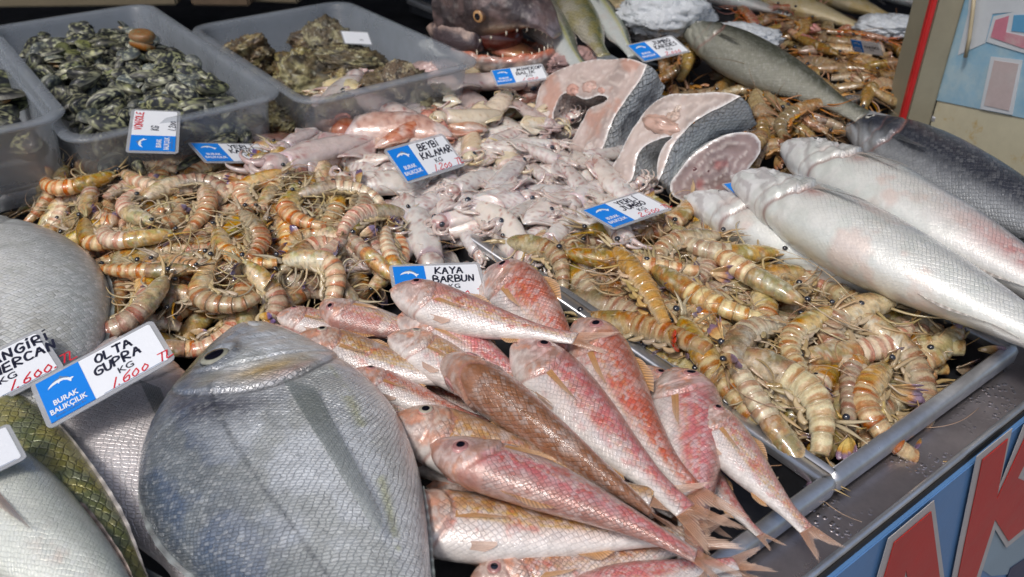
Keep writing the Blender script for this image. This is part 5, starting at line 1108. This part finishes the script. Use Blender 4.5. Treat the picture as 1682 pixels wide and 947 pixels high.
heap(jum, JT, -.01, 66, 'jumbo', seed=3, sep=.06, roll=.9, smin=.95, smax=1.12, cap=.002)
heap(jum, JT, .01, 42, 'jumbo', seed=4, sep=.06, roll=.6, q=70, smin=.95, smax=1.1, cap=.014)
HJ = [(1148, 470, 150, 1, 0, .95), (1225, 440, -25, 0, 0, 1), (1372, 520, 20, 1, 2, 1.12), (1312, 612, 155, 0, 1, 1), (1500, 585, 150, 0, 4, .95), (1175, 600, 130, 1, 3, 1), (1260, 655, -40, 0, 3, .95), (1430, 625, 60, 1, 2, .9), (1230, 540, -120, 0, 4, .95), (1330, 440, 30, 1, 1, .8), (1110, 385, 10, 1, 1, .8), (900, 400, 160, 0, 1, .8), (1060, 520, 160, 0, 3, 1), (1030, 430, 170, 1, 3, 1), (1190, 390, 0, 0, 1, .9)]
for x, y, d, fl, v, s_ in HJ: hero(jum[v], x, y, d, fl, 'jumbo', s_ * 1.08, .02, cap=.030)
hero(gold, 1052, 462, 128, 0, 'gold', 1.05, .03, cap=.048)
# squid
SQ = [(600, 285), (690, 225), (880, 215), (1005, 285), (990, 330), (940, 360), (815, 400), (760, 400), (690, 340)]
SQ2 = [(420, 200), (440, 175), (590, 125), (830, 140), (900, 200), (890, 235), (690, 225), (600, 262), (520, 240)]
fill_poly(SQ, -.012); fill_poly(SQ2, .0)
bab = [Kind(build_squid('baby', 400 + i, .118), .118) for i in range(5)]; vio = [Kind(build_squid('violet', 420 + i, .25), .25) for i in range(2)]; spo = Kind(build_squid('spotted', 430, .24), .24); crm = [Kind(build_squid('cream', 440 + i, .15), .15) for i in range(2)]
heap(bab, SQ, .0, 100, 'baby', seed=5, sep=.03, roll=.6, cap=.012); heap(bab, SQ, .01, 60, 'baby', seed=6, sep=.04, roll=.4, q=65, cap=.026, smin=.9, smax=1.6)
heap(crm + bab, SQ2, .01, 36, 'baby', seed=7, sep=.04, roll=.5, cap=.026)
heap(vio + crm + [spo], SQ2, .02, 22, 'bigsquid', seed=21, sep=.05, roll=.3, cap=.040, smin=.6, smax=.95)
for kd, x, y, d, s_, ky in ((vio[0], 610, 190, 200, 1, 'violet squid'), (vio[1], 700, 130, 5, 1, 'violet squid'), (vio[0], 690, 185, 160, .95, 'violet squid'), (vio[1], 520, 160, 40, .8, 'violet squid'), (spo, 745, 195, 175, 1, 'spotted squid'), (spo, 620, 235, 20, .6, 'spotted squid'), (crm[0], 760, 150, 170, 1, 'cream squid'), (crm[1], 830, 165, 190, 1, 'cream squid'), (vio[0], 520, 190, 210, .5, 'violet squid'), (crm[1], 590, 130, 150, 1, 'cream squid')):
    o = hero(kd, x, y, (d + 180) % 360, R.random() < .5, ky, s_, .03, cap=.052)
# rear prawns
BR1 = [(1085, 85), (1180, 85), (1320, 155), (1420, 195), (1330, 240), (1270, 300), (1235, 230), (1210, 190), (1110, 130)]
BR2 = [(1250, 50), (1495, 55), (1490, 165), (1440, 175), (1340, 120)]
BR3 = [(1180, 28), (1340, 30), (1480, 60), (1350, 80), (1240, 70)]
fill_poly(BR1, .005); fill_poly(BR2, .0); fill_poly(BR3, .0)
heap(brn, BR1, .02, 26, 'brown', seed=8, sep=.07, cap=.045, roll=.6); heap(brn, BR2, .02, 26, 'brown', seed=9, sep=.07, cap=.045, roll=.6); heap(red + brn, BR3, .02, 16, 'red', seed=10, sep=.07, cap=.045, roll=.4)
hero(brn[0], 1250, 138, 5, 0, 'brown', 1.1, .05, cap=.06); hero(brn[0], 1130, 110, 100, 0, 'brown', 1.1, .05, cap=.06); hero(brn[1], 1300, 185, 10, 1, 'brown', 1, .05, cap=.06); hero(red[0], 1230, 45, 150, 0, 'red', 1.1, .04, cap=.06)
# clams, mussels, oysters
clm = [Kind(build_clam(500 + i, o_, p_), .034) for i, (o_, p_) in enumerate(((0, 'dark'), (0, 'dark'), (0, 'green'), (0, 'grey'), (.7, 'grey'), (0, 'dark'), (.6, 'dark')))] ; orc = Kind(build_clam(520, .9, 'orange'), .034); mus = [Kind(build_clam(530 + i, o_, 'dark', .052), .052) for i, o_ in enumerate((0, .5))]
def bin_poly(a0, b0, a1, b1, m=.042): return [to_px(ab(a0 + m, b0 + m, .03)), to_px(ab(a1 - m, b0 + m, .03)), to_px(ab(a1 - m, b1 - m, .03)), to_px(ab(a0 + m, b1 - m, .03))]
b1 = bin_poly(-.356, .84, -.075, 1.44); b2 = bin_poly(-.065, .81, .235, 1.27); b3 = bin_poly(-.68, .885, -.338, 1.33)
fill_ab(-.36, .86, -.09, 1.42, .028)
cxy = ab(-.225, 1.14)
xs = GX0 + (np.arange(HFm.shape[0]) + .5) * GC; ys = GY0 + (np.arange(HFm.shape[1]) + .5) * GC; Xg, Yg = np.meshgrid(xs, ys, indexing='ij')
def mound(cx, cy, ra, rb, z, base):
    u = ((Xg - cx) * AA.x + (Yg - cy) * AA.y) / ra; v = ((Xg - cx) * BB.x + (Yg - cy) * BB.y) / rb; d = 1 - u * u - v * v; mk_ = d > 0; HFm[mk_] = np.maximum(HFm[mk_], base + z * np.sqrt(d[mk_]))
mound(cxy.x, cxy.y, .125, .27, .026, .034)
heap(clm, b1, .03, 230, 'clam', seed=11, sep=.02, roll=1.2, weights=[5, 5, 1.5, 3, 2.5, 5, 3], smin=.7, smax=1.05, cap=.084)
heap(clm, b1, .05, 70, 'clam', seed=12, sep=.03, roll=1.2, weights=[5, 5, 1.5, 2, 2, 5, 2], smin=.7, smax=1.1, cap=.094)
hero(orc, 238, 68, 0, 0, 'clam', 1.1, .07)
fill_ab(-.66, .90, -.36, 1.31, .045); heap(mus, b3, .03, 36, 'mussel', seed=13, sep=.03, roll=.8, smin=.8, smax=1.2)
fill_ab(-.05, .83, .22, 1.25, .0); oys = [Kind(build_oyster(600 + i, .115, t_), .115) for i, t_ in enumerate((.5, .8, .6, .45))]
heap(oys, b2, .03, 9, 'oyster', seed=14, sep=.07, roll=.3, smin=.7, smax=.9, cap=.06)
for x, y, v, s_ in ((505, 85, 1, 1.15), (412, 105, 2, .9), (460, 120, 3, .8), (575, 95, 0, .9), (540, 60, 2, .8), (655, 108, 3, .6)): hero(oys[v], x, y, 40 * v, 0, 'oyster', s_, .05, cap=.074)

# ------------------------------------------------------------------ price cards
def cardz(px, extra=.006): p = W(*px, .04); return hf(p.x, p.y, .01) + extra
CARDS = [
 ('white and blue card leaning on the silver bream, its blue end cut off', ('ANGIRI'.replace('I', 'İ'), 'MERCAN', '1.600.TL'), (-140, 735), (108, 606), (-172, 657), .045, dict(tx=.13)),
 ('nearest blue and white card, marked OLTA GUPRA, on the white bream', ('OLTA', 'GUPRA', '1.600 TL'), (80, 707), (290, 590), (48, 634), .066, {}),
 ('white card with a red price at the frame edge over the pale fish', ('', '', '1.200 TL'), (-165, 855), (46, 752), (-190, 790), .085, dict(blue=False)),
 ('card turned on end against the clam bin with red writing', ('', '', '1.200'), (293, 253), (297, 183), (204, 249), .075, dict(special='clam')),
 ('flat card marked YERLİ KARİDES behind the banded prawns', ('YERLİ', 'KARİDES', '1.000'), (337, 268), (462, 268), (308, 236), .05, dict(flat=True)),
 ('card marked BEYBİ KALAMAR propped on the squid', ('BEYBİ', 'KALAMAR', '1.200 TL'), (668, 303), (765, 272), (628, 246), .035, {}),
 ('card marked YERLİ JUMBO at the head of the jumbo prawns', ('YERLİ', 'JUMBO', '2.500 TL'), (1008, 378), (1106, 344), (950, 346), .040, {}),
 ('card marked KAYA BARBUN standing behind the red mullets', ('KAYA', 'BARBUN', '1.500 TL'), (648, 497), (803, 490), (638, 437), .035, {}),
 ('small card lying below the grouper head', ('MINEKOP', 'BALIK', '1.000'), (815, 142), (903, 130), (803, 116), .055, dict(flat=True)),
 ('tilted card at the head of the long grey fish', ('JUMBO', 'KARİDES', '2.000'), (1058, 103), (1135, 85), (1028, 75), .07, {}),
 ('farthest card, faded blue, among the dull brown prawns near the post', ('', 'KARİDES', ''), (1402, 84), (1452, 92), (1396, 64), .05, {}),
 ('blue card corner peeping from beneath the white fish head', ('', '', ''), (1212, 328), (1310, 312), (1184, 302), .022, {}),
 ('white card behind the oysters', ('', '', ''), (566, 72), (612, 74), (560, 50), .075, dict(blue=False))]
for k, (lb, (l1, l2, pr), bl, br, tl_, h0, ex) in enumerate(CARDS):
    special = ex.pop('special', None); flat = ex.pop('flat', False)
    t = make_card(lb, l1, l2, pr if special is None else '', seed=50 + k, kg=special is None, **ex)
    if special:
        w, h = .118, .066
        for tx, xx, mt, sz in (('Vongole'.upper(), w * .93, 'redink', .011), ('KG', w * .66, 'ink', .010), ('1.200', w * .70, 'ink', .010)):
            y0 = {'redink': .008, 'ink': .028}[mt] + (.018 if tx == '1.200' else 0)
            v, f = strokes(tx, 0, 0, sz, w=.62, sp=.2, pen=.16, seed=3); V = [(bxp, byp, 0) for bxp, byp, _ in v]; yy = h - .012 if tx.startswith('V') else (h * .5 if tx == 'KG' else h * .16)
            flat_mesh('handwriting' if mt == 'redink' else 'price', [(w * .50 + a, yy - .005 + b * .9, 0) for a, b, _ in V], f, M[mt], t, .0017)
    s_, er = pose_card(t, bl, br, tl_, h0, flat=flat)
    print('card', k, round(s_, 2), round(er, 3))

# ------------------------------------------------------------------ labels that single each thing of a heap out
ORD = ['', 'second ', 'third ', 'fourth ', 'fifth ', 'sixth ', 'seventh ', 'eighth ', 'ninth ', 'tenth ', 'eleventh ', 'twelfth ', 'thirteenth ', 'fourteenth ', 'fifteenth ', 'sixteenth ', 'seventeenth ', 'eighteenth ', 'nineteenth ', 'twentieth ']
def ordw(i):
    if i < 20: return ORD[i]
    T = {10: 'hundred-', 11: 'hundred-and-ten-', 12: 'hundred-and-twenty-', 2: 'twenty-', 3: 'thirty-', 4: 'forty-', 5: 'fifty-', 6: 'sixty-', 7: 'seventy-', 8: 'eighty-', 9: 'ninety-'}; n = i + 1
    return (T[n // 10] + ['th', 'first', 'second', 'third', 'fourth', 'fifth', 'sixth', 'seventh', 'eighth', 'ninth'][n % 10]).replace('y-th', 'ieth') + ' '
LM = {'tiger': ('banded orange and cream prawn', 'prawn', 'banded prawns in the near steel tray', [('YERLİ KARİDES card', 385, 250), ('KAYA BARBUN card', 660, 450), ('silver bream', 150, 440), ('OLTA card', 270, 560), ('BEYBİ KALAMAR card', 640, 290), ('clam bin corner', 100, 240), ('sea bream snout', 380, 545)]),
      'jumbo': ('large brown striped jumbo prawn', 'jumbo prawn', 'jumbo prawns in the corner tray', [('YERLİ JUMBO card', 1030, 345), ('bare tray corner', 1375, 785), ('middle white fish head', 1205, 290), ('outer tray corner', 1650, 565), ('stout red mullet', 900, 480), ('steep pink mullet', 1120, 610), ('lowest white fish tail', 1480, 500)]),
      'baby': ('small glassy white squid', 'squid', 'small squid in the heap', [('BEYBİ KALAMAR card', 700, 265), ('YERLİ JUMBO card', 985, 335), ('horseshoe fish steak', 900, 220), ('dark tray divider', 770, 410), ('grouper card', 830, 135), ('oyster bin', 560, 140), ('spotted squid', 740, 190)]),
      'bigsquid': ('long soft squid', 'squid', 'large squid in the heap', [('oyster bin', 560, 140), ('BEYBİ KALAMAR card', 690, 250), ('clam bin', 440, 190), ('grouper card', 830, 135), ('spotted squid', 740, 190)]),
      'brown': ('dull brown prawn', 'prawn', 'dull brown prawns at the back', [('tail of the long grey fish', 1440, 185), ('second fish steak', 1200, 170), ('farthest faded card', 1425, 78), ('post foot', 1485, 160), ('ice strip', 1215, 62), ('card by the long grey fish', 1100, 90)]),
      'red': ('reddish brown prawn', 'prawn', 'reddish prawns at the very back', [('ice strip', 1215, 62), ('tan yellowish fish', 1330, 20), ('farthest faded card', 1425, 78)]),
      'clam': ('dark clam', 'clam', 'clams heaped in the bin', [('upended card', 250, 200), ('front corner of the clam bin', 435, 170), ('rear corner of the clam bin', 30, 60), ('oyster bin', 350, 60), ('low corner of the clam bin', 120, 225), ('orange gaping clam', 238, 68), ('middle of the clam bin', 200, 130)]),
      'mussel': ('blackish mussel', 'mussel', 'mussels in the cropped bin', [('clam bin', 60, 150), ('cropped bin front corner', 60, 225), ('frame edge', 0, 150)]),
      'oyster': ('rough brown and green oyster', 'oyster', 'oysters in the bin', [('white oyster card', 585, 65), ('clam bin', 380, 100), ('grouper head', 660, 90), ('oyster bin front', 470, 150)])}
from collections import defaultdict
bk = defaultdict(list)
bpy.context.view_layer.update()
for o, key, px, py in ALL:
    if key in LM:
        lm = min(LM[key][3], key=lambda q: (q[1] - px) ** 2 + (1.6 * (q[2] - py)) ** 2); bk[(key, lm[0])].append(((lm[1] - px) ** 2 + (1.6 * (lm[2] - py)) ** 2, o))
for (key, nm), L_ in bk.items():
    desc, cat, grp, _ = LM[key]; L_.sort(key=lambda q: q[0])
    for i, (_, o) in enumerate(L_): tag(o, f'{desc}, {ordw(i)}nearest to the {nm}', cat, grp)
SQL = {'violet squid': ['long violet squid pointing down towards the banded prawns', 'long violet squid lying below the oyster bin', 'wide violet squid in the middle of the large ones', 'violet squid leaning on the oyster bin edge', 'small violet squid closest to the clam bin'],
       'spotted squid': ['reddish brown spotted squid behind the BEYBİ KALAMAR card', 'smaller brown spotted squid beside the banded prawns'], 'cream squid': ['cream yellow squid behind the spotted one', 'cream yellow squid next to the grouper card', 'cream squid touching the oyster bin']}
for o, key, px, py in ALL:
    if key in SQL: tag(o, SQL[key].pop(0), 'squid', 'large squid in the heap')
    if key == 'gold': tag(o, 'smooth amber prawn with a red tail tip lying straight across the jumbo prawns', 'prawn')
for k in [tig, jum, brn, red, bab, vio, crm, clm, mus, oys]:
    for q in k:
        if not q.used:
            for c in kids(q.root): bpy.data.objects.remove(c)
            bpy.data.objects.remove(q.root)
